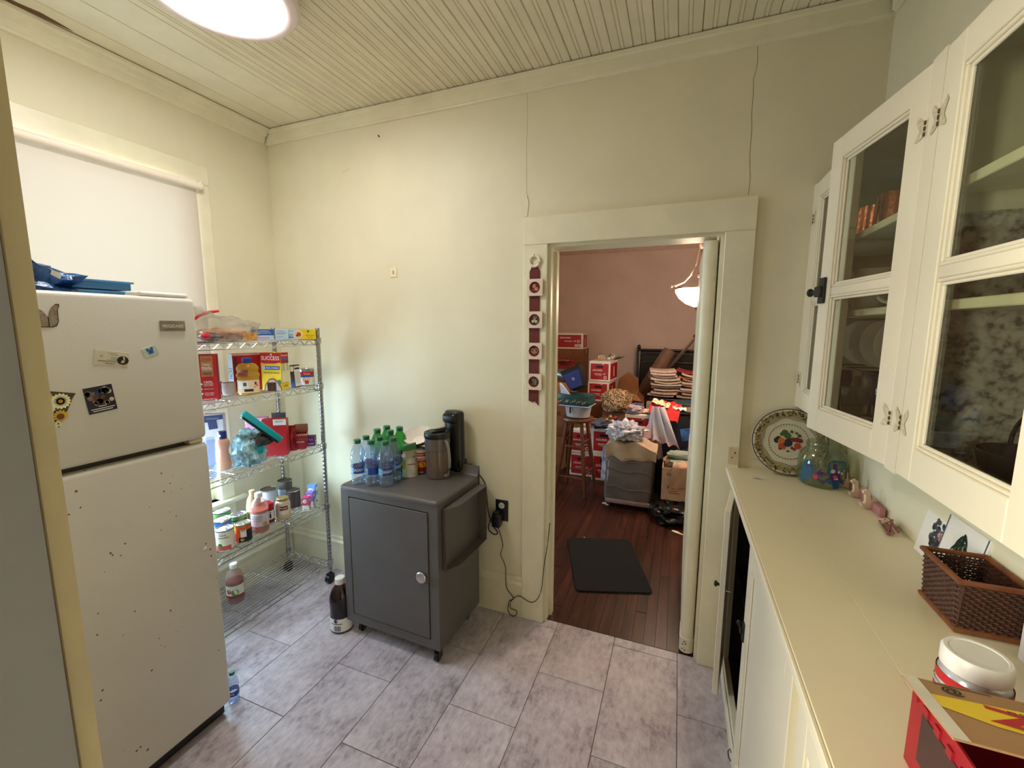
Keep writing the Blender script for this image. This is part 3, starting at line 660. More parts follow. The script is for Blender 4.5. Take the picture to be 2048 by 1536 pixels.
def panel_door(w, h, th=.020, st=.055, n=1):
    """frame door in local coords: hinge edge at y=0, leaf towards -y, face at x=-th"""
    g = G().rbox(-th, 0, -st, 0, 0, h, .002, 1).rbox(-th, 0, -w, -w+st, 0, h, .002, 1).rbox(-th, 0, -w+st, -st, 0, st*1.2, .002, 1).rbox(-th, 0, -w+st, -st, h-st, h, .002, 1)
    g.box(-th*.55, -th*.3, -w+st-.004, -st+.004, st*1.2-.004, h-st+.004)
    m = .010
    for (a, b, c, d) in ((-w+st, -st, st*1.2, st*1.2+m), (-w+st, -st, h-st-m, h-st), (-w+st, -w+st+m, st*1.2+m, h-st-m), (-st-m, -st, st*1.2+m, h-st-m)):
        g.rbox(-th+.003, -th*.5, a, b, c, d, .003, 1)
    return g
def place(o, loc, rz, par):
    o.location = Vector(loc)-Vector(par['_o']); o.rotation_euler = (0, 0, rz); return o
def knob(rr=.014, L=.024): return G().lathe([(.006, 0), (.006, L*.45), (rr, L*.55), (rr*1.02, L*.8), (rr*.7, L), (0, L)], n=14).ry(-PI/2)
dA = place(O('door', panel_door(.245, .80, .022), CABP, bc), (BX-.001, -.058, .10), math.radians(-10), bc)
O('knob', knob(.012, .022).sh(-.022, -.215, .47), BLKM, dA); O('catch', G().cyl((-.004, -.232, .46), (.018, -.232, .46), .003, 6), METAL, dA)
dB = place(O('door', panel_door(.558, .815), CABP, bc), (BX-.0005, -.598, .10), 0, bc)
lb = O('latch', G().rbox(-.026, -.019, -.030, -.008, .49, .555, .002, 1).rbox(-.034, -.026, -.026, -.012, .515, .535, .003, 1).cyl((-.03, -.012, .525), (-.03, .02, .525), .004, 8).blob((-.03, .022, .525), (.008, .006, .010), .1, 2, 1, 10, 8), BLKM, dB)
dC = place(O('door', panel_door(.60, .815), CABP, bc), (BX-.0005, -1.21, .10), 0, bc)
O('hook', G().tube([(BX-.010, -.50, .02), (BX-.018, -.50, .035), (BX-.02, -.495, .052), (BX-.013, -.49, .06), (BX-.010, -.495, .05)], .002, 5), BLKM, bc, w=True)
cn = thing('countertop', 'long cream painted wooden countertop running under the glass cabinets', 'countertop', (.45, -.93, .97))
g = G().rbox(.234, .40, YF+.002, -.001, .970, ZN, .003, 2).rbox(.4006, XR-.001, YF+.002, -.001, .970, ZN, .003, 2)
O('counter_plank', G().rbox(.234, .4004, YF+.002, -.001, .970, ZN, .001, 1), CTRP, cn, w=True)
O('counter_plank', G().rbox(.4006, XR-.001, YF+.002, -.001, .970, ZN, .001, 1), CTRP, cn, w=True)
O('edge_strip', G().rbox(.226, .2338, YF+.002, -.001, .972, ZN-.003, .002, 1), CABP, cn, w=True)

# ================================================================ upper cabinet with glass doors
UX, UB, UT, UD = .468, 1.282, 2.165, .80
uc = thing('upper_cabinet', 'cream painted wall cabinet with glass doors and dishes inside', 'cabinet', (.60, -.93, UB))
WPAP = ramp_mat('grey_wallpaper', 58, [(.36, (104, 98, 96)), (.46, (158, 150, 148)), (.62, (186, 180, 176))], .8, 0, 3, .5, rnd=False)
UIN = mat('cabinet_inside', (206, 202, 180), .5, var=.04)
O('back_panel', G().box(UD, UD+.006, YF+.002, -.001, UB, UT), WPAP, uc, w=True, smooth=0)
g = G().box(UX+.024, UD, YF+.002, -.001, UB, UB+.018).box(UX+.024, UD, YF+.002, -.001, UT-.018, UT).box(UX+.024, UD, YF+.002, YF+.016, UB+.018, UT-.018).box(UX+.024, UD, -.016, -.001, UB+.018, UT-.018)
O('case', g, UIN, uc, w=True, smooth=0)
O('divider', G().box(UX+.024, UD, -.888, -.872, UB+.018, UT-.018), UIN, uc, w=True, smooth=0)
for z0_, z1_ in ((UB+.0185, 1.6445), (1.6655, 1.845)): O('wallpaper_lining', G().box(UX+.05, UD-.0005, -.8895, -.8882, z0_, z1_), WPAP, uc, w=True, smooth=0)
DZ0, DZ1 = UB+.004, UT-.004
for a_, b_ in ((-.030, -.001), (-.905, -.852), (YF+.002, -1.752)): O('face_stile', G().box(UX, UX+.022, a_, b_, UB, UT), CABP, uc, w=True, smooth=0)
for z in (1.665, 1.902):
    for a, b in ((-.871, -.017), (YF+.017, -.889)): O('shelf', G().rbox(UX+.035, UD-.002, a, b, z-.020, z, .002, 1), mat('shelf_edge_paint', (232, 226, 200), .45), uc, w=True)
O('plate_rail', G().box(UD-.09, UD-.08, -.871, -.017, 1.50, 1.515), UIN, uc, w=True, smooth=0)
def glass_door(w, h, flip=False, th=.022, st=.062, rb=.072):
    """hinge edge at y=0, leaf towards -y (flip: +y), room face at x=-th"""
    mz = h*.5-.006
    g = G().rbox(-th, 0, -st, 0, 0, h, .002, 1).rbox(-th, 0, -w, -w+st, 0, h, .002, 1).rbox(-th, 0, -w+st, -st, 0, rb, .002, 1).rbox(-th, 0, -w+st, -st, h-st, h, .002, 1).rbox(-th+.003, -.003, -w+st, -st, mz-.012, mz+.012, .004, 2)
    ps = []
    for z0, z1 in ((rb, mz-.012), (mz+.012, h-st)):
        y0, y1 = -w+st, -st
        for off, dd in ((0, .004), (.007, .009)):
            m = .007
            a0, a1, b0, b1 = y0+off, y1-off, z0+off, z1-off
            for (a, b, c, d) in ((a0, a1, b0, b0+m), (a0, a1, b1-m, b1), (a0, a0+m, b0+m, b1-m), (a1-m, a1, b0+m, b1-m)): g.rbox(-th+dd, -.006, a, b, c, d, .002, 1)
        ps.append(G().box(-.0085, -.0060, y0+.012, y1-.012, z0+.012, z1-.012))
    f = (lambda p: (p.x, -p.y, p.z)) if flip else (lambda p: tuple(p))
    return g.fn(f), [q.fn(f) for q in ps]
CHIP = mat('chipped_paint', (214, 202, 170), .6, var=.12, vs=120, bump=.4, bs=150); RUST = mat('hinge_rust', (92, 66, 46), .6, .3, var=.2, vs=90)
def hinge_g(seed):
    rr = random.Random(seed); g = G()
    for s in (-1, 1):   # butterfly leaves, paint crusted, lying on the face
        g.add([(-.0232, s*.002, -.016), (-.0232, s*.012, -.020), (-.0232, s*.026, -.030+rr.uniform(0, .01)), (-.0232, s*.030, -.020), (-.0232, s*.018, 0), (-.0232, s*.030, .022), (-.0232, s*.024, .032), (-.0232, s*.010, .020), (-.0232, s*.002, .016)], [tuple(range(9))])
    return g
def barrel_g():
    g = G()
    for i in range(3): g.cyl((-.0235, 0, -.016+i*.012), (-.0235, 0, -.016+i*.012+.007), .0028, 8)
    return g
def add_hinges(dr, zs, sd):
    for i, z in enumerate(zs):
        h = O('hinge', hinge_g(sd+i).sh(0, 0, z), CHIP, dr, smooth=0)
        b = O('hinge', barrel_g().sh(0, 0, z), RUST, dr)
dh = DZ1-DZ0; dw = .405
def mk_door(loc, rz, flip, sd):
    g, ps = glass_door(dw, dh, flip); d = place(O('door', g, CABP, uc), loc, rz, uc)
    for q in ps: O('pane', q, GLASSO, d)
    add_hinges(d, (.115, dh-.13), sd); return d
D1 = mk_door((UX+.0215, -.032, DZ0), 0, False, 1)
D2 = mk_door((UX+.0215, -.850, DZ0), math.radians(9.0), True, 5)
D3 = mk_door((UX+.0215, -.907, DZ0), 0, False, 9)
D4 = mk_door((UX+.0215, -1.750, DZ0), 0, True, 13)
O('latch', G().rbox(-.030, -.0225, dw-.044, dw-.010, dh*.5-.040, dh*.5+.038, .002, 1).rbox(-.040, -.028, dw-.040, dw-.005, dh*.5-.02, dh*.5+.012, .003, 1).cyl((-.036, dw-.006, dh*.5-.004), (-.036, dw+.022, dh*.5-.004), .0045, 8).blob((-.036, dw+.026, dh*.5-.004), (.011, .007, .013), .1, 2, 1, 12, 8), BLKM, D2)
O('catch_plate', G().rbox(-.0285, -.0222, -dw+.012, -dw+.04, dh*.5-.03, dh*.5-.022, .001, 1), CHIP, D1)
O('latch', G().rbox(-.030, -.0225, -dw+.010, -dw+.044, dh*.5-.040, dh*.5+.038, .002, 1), BLKM, D3)

# ---- dishes behind the glass
def dish(name, label, cat, prof, m, loc, n=24, group=None, extra=None, rz=0):
    t = thing(name, label, cat, loc, rz, group); O('bowl' if cat in ('bowl',) else 'body', G().lathe(prof, n=n, cap=False), m, t, smooth=50)
    if extra: extra(t)
    return t
COPP = mat('copper', (206, 120, 84), .25, 1.0, var=.12, vs=50, bump=.3, bs=90); POR = mat('porcelain', (236, 230, 226), .25, var=.02)
def fluted(t0, loc):
    t = thing('copper_mold', t0, 'mold', loc); n = 48
    O('body', G().grid(n, 8, lambda u, v: ((.062-.006*v)*(1+.06*math.sin(u*2*PI*12))*math.cos(u*2*PI), (.062-.006*v)*(1+.06*math.sin(u*2*PI*12))*math.sin(u*2*PI), .105*v), True).lathe([(.055, .105), (.03, .10), (.02, .06), (0, .06)], n=24, cap=False), COPP, t, smooth=60)
    O('ring_foot', G().lathe([(.058, 0), (.066, .001), (.066, .006), (.058, .008)], n=32, cap=False), COPP, t)
fluted('fluted copper mold at the left of the top shelf behind glass', (.60, -.25, 1.9025)); fluted('fluted copper mold in the middle of the top shelf behind glass', (.60, -.415, 1.9025)); fluted('fluted copper mold nearest the cabinet divider on the top shelf', (.60, -.58, 1.9025))
def cup(label, loc, rz, k=1.):
    t = thing('teacup', label, 'cup', loc, rz, 'white cups in the cabinet')
    O('body', G().lathe([(.020*k, 0), (.024*k, .004), (.03*k, .01), (.040*k, .035*k), (.044*k, .062*k), (.041*k, .062*k), (.037*k, .036*k), (.024*k, .012), (0, .010)], n=24, cap=False), POR, t, smooth=50)
    O('handle', G().tube([((.040+.026*math.sin(a))*k, 0, (.034+.022*math.cos(a))*k) for a in [PI*(.05+.9*i/10) for i in range(11)]], .0042*k, 6), POR, t)
t = thing('milk_pitcher', 'white china pitcher on the middle cabinet shelf behind glass', 'pitcher', (.555, -.385, 1.6655), math.radians(150))
O('body', G().lathe([(.030, 0), (.036, .004), (.040, .012), (.055, .045), (.050, .08), (.042, .10), (.050, .125), (.047, .125), (.039, .10), (.046, .08), (0, .06)], n=28, cap=False).fn(lambda p: (p.x-(.02 if p.z > .11 and p.x < -.03 else 0), p.y, p.z)), POR, t, smooth=50)
O('handle', G().tube([(.045+.034*math.sin(a), 0, .068+.042*math.cos(a)) for a in [PI*(.02+.96*i/12) for i in range(13)]], .006, 7), POR, t)
cup('white china cup on the middle shelf left of the pitcher', (.60, -.24, 1.6655), .4)
cup('white china cup on the middle shelf right of the pitcher', (.58, -.60, 1.6655), 2.6, 1.1)
for i, (y, lab) in enumerate(((-.215, 'white plate standing farthest left in the lower glass cabinet'), (-.30, 'second white plate from the left in the lower glass cabinet'), (-.40, 'third white plate from the left in the lower glass cabinet'), (-.505, 'white plate standing nearest the cabinet divider'))):
    t = thing('plate', lab, 'plate', (.60, y, 1.478), 0, 'white plates standing in the cabinet')
    pl = O('body', G().lathe([(0, 0), (.045, 0), (.052, .006), (.075, .012), (.0765, .0145), (.073, .015), (.05, .010), (0, .005)], n=32, cap=False), POR, t, smooth=40)
    pl.rotation_euler = (math.radians(82), 0, math.radians(14)); pl.location = (0, 0, .078)
GLD = clear('smoky_glass', (150, 146, 140), mixd=.04); GLB = clear('blue_glass', (120, 140, 190), mixd=.05); GLC = clear('clear_tumbler', (220, 222, 216), mixd=.05)
tum = [(0, .004), (.024, .003), (.026, 0), (.028, .002), (.034, .11), (.0325, .11), (.027, .008), (0, .008)]
gob = [(.030, 0), (.028, .003), (.006, .006), (.004, .05), (.010, .062), (.028, .085), (.034, .12), (.031, .155), (.0295, .155), (.032, .12), (.026, .088), (0, .066)]
for i, (x, y, m, pr, lab) in enumerate(((.56, -.20, GLD, gob, 'smoky stemmed glass at the left end of the cabinet floor'), (.64, -.24, GLD, gob, 'smoky stemmed glass behind the others at the left of the cabinet'), (.56, -.33, GLC, tum, 'clear tumbler between smoky and blue glasses in the cabinet'), (.64, -.36, GLC, tum, 'clear tumbler at the back of the cabinet floor'), (.56, -.43, GLC, gob, 'clear stemmed glass beside the blue glass in the cabinet'), (.57, -.53, GLB, gob, 'blue stemmed glass nearest the cabinet divider'), (.66, -.50, GLB, tum, 'blue tumbler behind the blue stemmed glass'), (.56, -.64, GLC, tum, 'clear tumbler hidden mostly behind the hinged door stile'))):
    dish('drinking_glass', lab, 'glass', pr, m, (x, y, UB+.0185), 20, 'glasses on the cabinet floor')
t = thing('wire_plate_rack', 'thin black wire rack above the glasses in the cabinet', 'rack', (.60, -.36, UB+.0185))
g = G()
for x in (.54, .70): g.tube([(x, -.17, 1.475), (x, -.60, 1.475)], .0025, 5)
for y in (-.17, -.30, -.45, -.60): g.tube([(.54, y, 1.475), (.70, y, 1.475)], .002, 5)
for x in (.54, .70):
    for y in (-.17, -.60): g.tube([(x, y, UB+.0187), (x, y, 1.475)], .0025, 5)
O('wires', g, BLKM, t, w=True)
# right hand bay
BOWLG = mat('pale_bowl', (196, 192, 182), .3)
bw_ = [(0, .006), (.05, .004), (.055, 0), (.06, .002), (.085, .03), (.10, .065), (.097, .066), (.08, .033), (.05, .010), (0, .010)]
dish('serving_bowl', 'pale bowl on the middle shelf of the right glass cabinet', 'bowl', bw_, BOWLG, (.63, -1.10, 1.6655))
dish('serving_bowl', 'small smoky bowl beside the pale bowl behind right glass', 'bowl', [(r*.8, z*.9) for r, z in bw_], GLD, (.60, -1.30, 1.6655))
dish('platter', 'grey oval platter leaning at the back of the right cabinet', 'plate', [(0, 0), (.09, 0), (.12, .012), (.118, .014), (.09, .004), (0, .004)], mat('platter_grey', (150, 152, 150), .3), (.775, -1.10, 1.42)).rotation_euler = (0, math.radians(-82), 0)
t = thing('glass_basket', 'dark glass basket with a thin handle in the right cabinet', 'basket', (.60, -1.08, UB+.0185))
O('body', G().lathe([(0, .004), (.05, .003), (.06, 0), (.075, .05), (.085, .09), (.082, .09), (.07, .05), (0, .010)], n=24, cap=False), GLD, t, smooth=50)
O('handle', G().tube([(0, .083*math.cos(a), .088+.08*math.sin(a)) for a in [PI*i/14 for i in range(15)]], .0035, 6), BLKM, t)
dish('casserole_dish', 'dark covered casserole dish in the right glass cabinet', 'dish', [(0, 0), (.09, 0), (.105, .01), (.11, .06), (.116, .064), (.108, .068), (.06, .095), (.018, .10), (.012, .11), (.02, .118), (0, .12)], mat('casserole_dark', (46, 42, 40), .2), (.61, -1.30, UB+.0185), 28)
dish('mixing_bowl', 'blue grey mixing bowl low in the right glass cabinet', 'bowl', [(r*.9, z*1.1) for r, z in bw_], mat('bowl_bluegrey', (112, 124, 140), .3), (.58, -1.50, UB+.0185))
dish('serving_bowl', 'stacked pale bowl on the top shelf at right', 'bowl', bw_, BOWLG, (.63, -1.30, 1.9025))
# ================================================================ groceries on the rack
s1, s2, s3, s4, s5 = [z+.0045 for z in reversed(SZ)]
R_ = math.radians
# ---- top shelf
t = thing('snack_bag', 'clear zip bag with red seal full of wrapped buns on the top shelf', 'bag', (-2.10, -.63, s1))
O('bag_film', G().blob((-2.10, -.63, s1+.060), (.12, .165, .062), .22, 3, 11, 36, 18, .8, s1+.0012).fn(lambda p: (p.x, p.y-.03*max(0, p.z-s1-.06)/.06, p.z+(.045 if p.y < -.66 and p.z > s1+.07 else 0)*min(1, (-.66-p.y)/.06))), BAGC, t, w=True)
O('zip_seal', G().tube([(-2.04, -.80, s1+.095), (-2.04, -.765, s1+.122), (-2.04, -.72, s1+.138), (-2.04, -.675, s1+.145)], .007, 8, taper=[.8, 1, 1, .8]), mat('seal_red', (206, 26, 44), .3), t, w=True)
O('red_tab', G().blob((-1.985, -.78, s1+.03), (.008, .022, .012), .2, 3, 2, 12, 8), mat('seal_red', (206, 26, 44), .3), t, w=True)
BUN = mat('bun_tan', (206, 160, 124), .6, var=.15, vs=30)
for i, (dx, dy, rr) in enumerate(((.03, -.09, .045), (.01, -.02, .05), (.03, .055, .048), (-.05, -.05, .045), (-.04, .05, .045))):
    O('bun', G().blob((-2.10+dx, -.63+dy, s1+.006+rr*.62), (rr*.95, rr, rr*.62), .15, 3, i, 18, 10), BUN, t, w=True)
O('cracker', G().rbox(-2.035, -2.00, -.57, -.515, s1+.003, s1+.042, .004, 2), mat('cracker_orange', (232, 168, 84), .6, var=.1, vs=60), t, w=True)
O('foil_wrap', G().blob((-2.02, -.735, s1+.024), (.03, .05, .02), .35, 4, 5, 18, 10), mat('foil_grey', (150, 140, 140), .25, .6, var=.2, vs=40), t, w=True)
t = carton('food_box', 'blue and white food carton behind the snack bag on the top shelf', 'box', (-2.10, -.405, s1), (.105, .05, .058), R_(52), PAPER,
   [('r', 'f', -.5, .5, .45, 1, BLUE), ('t', 'f', 0, .84, .10, .6, 'CLASSIC', PAPER), ('t', 'f', 0, .66, .13, .75, 'Popcorn', PAPER), ('r', 'f', -.5, .5, .0, .45, LBLUE), ('r', 'f', -.3, .3, .15, .3, PINK), ('r', 'r', -.5, .5, 0, 1, LBLUE), ('t', 'r', 0, .8, .08, .7, 'INGREDIENTS', GREYP), ('r', 'r', -.4, .4, .45, .48, GREYP), ('r', 'r', -.4, .35, .55, .58, GREYP), ('r', 'r', -.4, .38, .65, .68, GREYP)])
t = carton('food_box', 'pale blue panelled carton in the middle of the top shelf', 'box', (-2.02, -.352, s1), (.062, .05, .059), R_(52), LBLUE,
   [('t', 'f', -.1, .86, .07, .6, 'PASTA', BLUE), ('r', 'f', -.4, .35, .62, .64, GREYP), ('r', 'f', -.4, .3, .70, .72, GREYP), ('r', 'f', -.4, .2, .54, .56, GREYP), ('r', 'f', -.4, .1, .3, .32, BLUE), ('t', 'f', .3, .12, .06, .2, '16', GREYP)])
t = carton('pasta_box', 'yellow pasta box with a picture circle on the top shelf', 'box', (-2.015, -.233, s1), (.155, .045, .058), R_(66), YEL,
   [('r', 'f', -.5, -.1, 0, 1, LBLUE), ('t', 'f', -.38, .85, .09, .18, 'WHOLE', BLUE), ('r', 'f', -.47, -.3, .2, .3, BLUE), ('r', 'f', -.47, -.3, .45, .5, BLUE), ('o', 'f', -.14, .48, .42, PAPER), ('o', 'f', -.14, .48, .36, mat('plate_tan', (232, 196, 130), .5)), ('o', 'f', -.11, .52, .20, mat('penne_red', (168, 74, 40), .6)), ('o', 'f', -.17, .40, .10, DRED), ('o', 'f', .22, .82, .10, GREENP), ('t', 'f', .28, .42, .09, .3, 'PENNE RIGATE', mat('ochre', (150, 104, 20), .5)), ('t', 'f', .28, .22, .07, .2, 'PASTA', mat('ochre', (150, 104, 20), .5))])
t = thing('paper_sheet', 'dark folded sheet lying along the top of the pasta box', 'paper', (-2.02, -.23, s1+.060))
O('sheet', G().grid(14, 4, lambda u, v: (-.052+.104*u*.42+.03*v-.01, -.078+.156*u*.95-.02*v, .0012+.0022*(1+math.sin(u*19)))), mat('sheet_teal', (74, 92, 96), .5), t)
# ---- second shelf
GOLDP = mat('print_tan', (186, 130, 84), .5)
carton('popcorn_box', 'tall red popcorn box with tan panel at the left of the second shelf', 'box', (-2.062, -.735, s2), (.082, .055, .215), R_(50), RED,
   [('r', 'f', -.26, .30, .52, .97, GOLDP), ('t', 'f', .02, .90, .055, .46, 'Orville', RED), ('t', 'f', .02, .86, .03, .5, 'Redenbacher', RED), ('t', 'f', .0, .775, .055, .36, 'Only', PAPER), ('t', 'f', .02, .71, .05, .48, 'REAL', PAPER), ('t', 'f', .02, .67, .02, .46, 'INGREDIENTS', PAPER), ('r', 'f', -.2, .24, .59, .605, DRED), ('r', 'f', -.2, .24, .56, .57, DRED), ('t', 'f', .02, .40, .05, .4, '100%', PAPER), ('t', 'f', .02, .355, .025, .46, 'WHOLE GRAIN', PAPER), ('t', 'f', .02, .32, .02, .42, 'POPCORN', PAPER), ('t', 'f', .03, .25, .025, .44, 'gluten free', PAPER), ('t', 'f', .03, .16, .022, .44, 'NON GMO', PAPER), ('t', 'f', .03, .12, .022, .4, 'POPCORN', PAPER), ('o', 'f', -.3, .36, .02, PAPER), ('o', 'f', -.3, .25, .015, PAPER), ('o', 'f', -.3, .15, .02, PAPER), ('t', 'f', .05, .03, .02, .7, '6 BAGS NET WT', PAPER), ('r', 'r', -.5, .5, 0, 1, DRED), ('r', 'r', -.3, .35, .35, .75, GREYP)])
carton('oatmeal_box', 'wide red box reading 10 PACKS on its white side, second shelf', 'box', (-2.185, -.455, s2), (.14, .06, .200), R_(74), RED,
   [('r', 'l', -.5, .5, 0, 1, LBLUE), ('t', 'l', 0, .42, .22, 1.4, '10 PACKS', NAVY, PI/2), ('r', 'f', -.5, .5, .955, 1, mat('print_salmon', (238, 176, 168), .5)), ('r', 'f', -.44, -.36, .1, .9, DRED)])
t = thing('candle_jar', 'short grey glass jar beside the popcorn box, second shelf', 'jar', (-2.12, -.60, s2))
O('glass', G().lathe([(.024, 0), (.029, .004), (.031, .02), (.031, .062), (.029, .062), (.028, .01), (0, .008)], n=24, cap=False), mat('jar_frost', (182, 172, 166), .25), t)
carton('red_packet', 'small red and white packet behind the short grey jar', 'packet', (-2.20, -.63, s2), (.08, .03, .065), R_(35), DRED, [('r', 'f', -.5, .5, 0, .4, PAPER), ('o', 'f', .0, .6, .22, RED)])
t = thing('oil_bottle', 'golden cooking oil bottle with blue cap on the second shelf', 'bottle', (-2.045, -.548, s2), R_(45)); t.scale = (1.24, 1.24, 1.24)
OILM = clear('oil_yellow', (238, 206, 84), mixd=.35); 
O('body', G().lathe([(0, .002), (.034, 0), (.038, .006), (.038, .060), (.0365, .066), (.040, .076), (.0405, .082), (.035, .092), (.039, .102), (.0385, .112), (.030, .124), (.016, .130), (.016, .134)], n=28, cap=False).fn(lambda p: (p.x*1.05, p.y*.8, p.z)), OILM, t, smooth=50)
O('cap', G().lathe([(.018, .130), (.0185, .132), (.0185, .148), (.016, .150), (0, .150)], n=24, cap=False), mat('cap_blue', (34, 58, 150), .35), t)
g = G(); ms = [mat('label_peach', (236, 206, 172), .5), PAPER, INK, ORANGE, DRED]
for mi_, q in ((0, G().lathe([(.0385, .008), (.0385, .060)], n=14, a0=-1.3, a1=1.3, cap=False)), (1, G().lathe([(.0388, .026), (.0388, .056)], n=8, a0=-1.0, a1=.1, cap=False)), (2, G().lathe([(.0391, .014), (.0391, .024)], n=6, a0=-.3, a1=.5, cap=False)), (4, wrap(G().quad(-.004, .004, -.006, .006), .0386, .75, .047, .0006)), (3, wrap(G().disc((0, 0), .004), .0386, .9, .038, .0006)), (3, wrap(G().disc((0, 0), .003), .0386, .65, .032, .0006))):
    g.mi(mi_); g.merge(q)
for i in range(6): g.mi(2); g.merge(wrap(G().quad(-.0008, .0008, -.007, .007), .0386, -.35+.05*i, .044, .0009))
O('printed_label', g.fn(lambda p: (p.x*1.05, p.y*.8, p.z)), ms, t, smooth=0)
O('upper_label', G().lathe([(.0410, .076), (.0416, .082), (.0362, .092), (.0398, .102)], n=8, a0=-.9, a1=.1, cap=False).fn(lambda p: (p.x*1.05, p.y*.8, p.z)), mat('label_amber', (140, 66, 40), .5), t)
RICE = mat('rice_grain', (196, 176, 166), .7, var=.2, vs=160)
nutr = [('r', 'r', -.42, .42, .80-.028*i, .806-.028*i, INK) for i in range(3)]+[('r', 'r', -.4, -.05, .68-.03*i, .69-.03*i, GREYP) for i in range(6)]+[('r', 'r', .15, .4, .68-.03*i, .69-.03*i, GREYP) for i in range(6)]
carton('rice_box', 'yellow and red boil in bag white rice box on the second shelf', 'box', (-2.050, -.385, s2), (.122, .060, .205), R_(12), YEL,
   [('r', 'f', -.5, .5, .74, 1, RED), ('o', 'f', .05, .95, .025, LBLUE), ('t', 'f', 0, .855, .105, .88, 'SUCCESS', PAPER), ('p', 'f', [(-.5, .74), (-.3, .715), (.2, .715), (.5, .75), (.5, .77), (-.5, .77)], RED), ('r', 'f', -.38, .44, .55, .645, BLUE), ('t', 'f', .08, .60, .045, .6, 'BOIL IN BAG', PAPER), ('o', 'f', -.36, .60, .055, LBLUE), ('t', 'f', .02, .47, .048, .78, 'WHITE RICE', INK), ('p', 'f', [(-.38, 0), (-.32, .16), (-.1, .31), (.1, .32), (.3, .24), (.48, .08), (.5, 0)], mat('bowl_brown', (120, 62, 56), .5)), ('p', 'f', [(-.33, .0), (-.28, .14), (-.08, .28), (.1, .29), (.28, .21), (.44, .06), (.46, 0)], RICE), ('o', 'f', .38, .23, .055, GREENP), ('r', 'r', -.5, .5, .72, 1, RED), ('t', 'r', 0, .93, .045, .8, 'Success', PAPER), ('r', 'r', -.4, .4, .80, .85, BLUE), ('r', 'r', -.45, .45, .22, .70, mat('print_cream', (244, 236, 190), .5)), ('t', 'r', 0, .12, .04, .5, 'RICE', INK)]+nutr)
carton('snack_box', 'dark brown snack bar box just in front of the rice box', 'box', (-2.000, -.452, s2), (.036, .03, .050), R_(35), mat('choc_brown', (72, 40, 30), .5), [('r', 'f', -.5, .5, 0, .12, GOLDP)])
carton('cake_mix_box', 'slim dark maroon and navy box leaning right of the rice box', 'box', (-2.022, -.275, s2+.001), (.026, .052, .128), 0, mat('maroon', (66, 26, 32), .5),
   [('r', 'f', -.5, .5, 0, .35, NAVY), ('r', 'f', -.3, .5, .72, .95, PAPER), ('r', 'r', -.44, .44, .05, .95, PAPER), ('r', 'r', -.35, .35, .8, .88, INK)]+[('r', 'r', -.35, .3, .2+.06*i, .21+.06*i, GREYP) for i in range(9)], rot=(0, R_(-3), R_(8)))
tin('soup_can', 'wide white and red can at the right end of the second shelf', (-2.035, -.190, s2), .043, .100, [('r', -180, 180, .008, .084, PAPER), ('r', -60, 110, .060, .084, RED), ('r', -50, 110, .052, .063, BLUE), ('t', 50, .072, .010, .034, "Soup", PAPER), ('o', 30, .040, .008, ORANGE), ('o', 30, .040, .005, PAPER), ('o', 58, .040, .008, ORANGE), ('o', 58, .040, .005, PAPER), ('o', 48, .024, .011, mat('chip_red', (190, 74, 40), .5))], 0)
# ---- third shelf
t = thing('measuring_cup', 'tall clear plastic cup hanging over the front edge, third shelf', 'cup', (-2.025, -.785, s3)); t.scale = (1.0, 1.0, 1.6)
O('cup', G().lathe([(0, .003), (.020, .002), (.022, 0), (.024, .01), (.033, .105), (.036, .108), (.036, .120), (.033, .120), (.030, .108), (.021, .008), (0, .006)], n=24, cap=False), clear('cup_blue_clear', (236, 242, 253), mixd=.07), t, smooth=50)
t = thing('dressing_bottle', 'orange pink dressing bottle with navy cap on the third shelf', 'bottle', (-2.10, -.668, s3))
DRS = mat('dressing', (222, 160, 128), .3, var=.05)
O('body', G().lathe([(0, .002), (.026, 0), (.030, .006), (.030, .04), (.024, .07), (.022, .10), (.030, .125), (.030, .140), (.024, .152), (.016, .158), (.016, .162)], n=24, cap=False), DRS, t, smooth=50)
O('cap', G().lathe([(.019, .158), (.0195, .16), (.019, .190), (.0175, .194), (0, .194)], n=24, cap=False), mat('cap_navy', (24, 32, 92), .35), t)
cprints(t, .0195, [('o', 20, .175, .006, PAPER)], 'cap_logo')
carton('flour_box', 'tall pale grey carton with a navy T shaped print, third shelf', 'box', (-2.205, -.628, s3), (.088, .036, .268), R_(35), mat('carton_pale_grey', (196, 192, 194), .55), [('p', 'f', [(-.5, .84), (-.5, .97), (.5, .99), (.5, .90), (.16, .885), (.20, .72), (-.26, .70), (-.30, .845)], NAVY), ('r', 'f', -.36, .28, .905, .925, GREYP)])
t = thing('crouton_bag', 'crumpled blue and clear snack bag with big teal clip, third shelf', 'bag', (-2.03, -.58, s3))
O('bag', G().blob((-2.03, -.580, s3+.092), (.062, .078, .092), .30, 3.4, 21, 40, 22, .8, s3+.0012), mat('bag_film_blue', (150, 190, 206), .2, var=.35, vs=26, bump=.5, bs=40), t, w=True)
O('dark_panel', G().blob((-1.975, -.545, s3+.135), (.03, .06, .035), .35, 4, 8, 20, 12), mat('bag_dark', (62, 56, 60), .3, var=.3, vs=40), t, w=True)
O('teal_panel', G().blob((-1.972, -.565, s3+.105), (.012, .028, .036), .3, 4, 4, 18, 10), mat('bag_teal', (30, 176, 188), .3, var=.1, vs=40), t, w=True)
cl_ = O('clip', G().rbox(-.012, .012, -.122, .122, -.014, .018, .006, 2).xf(Matrix.Translation((-1.95, -.564, s3+.205)) @ Matrix.Rotation(R_(-13), 4, 'Z') @ Matrix.Rotation(R_(-45), 4, 'X')), mat('clip_teal', (16, 172, 180), .35, var=.03), t, w=True)
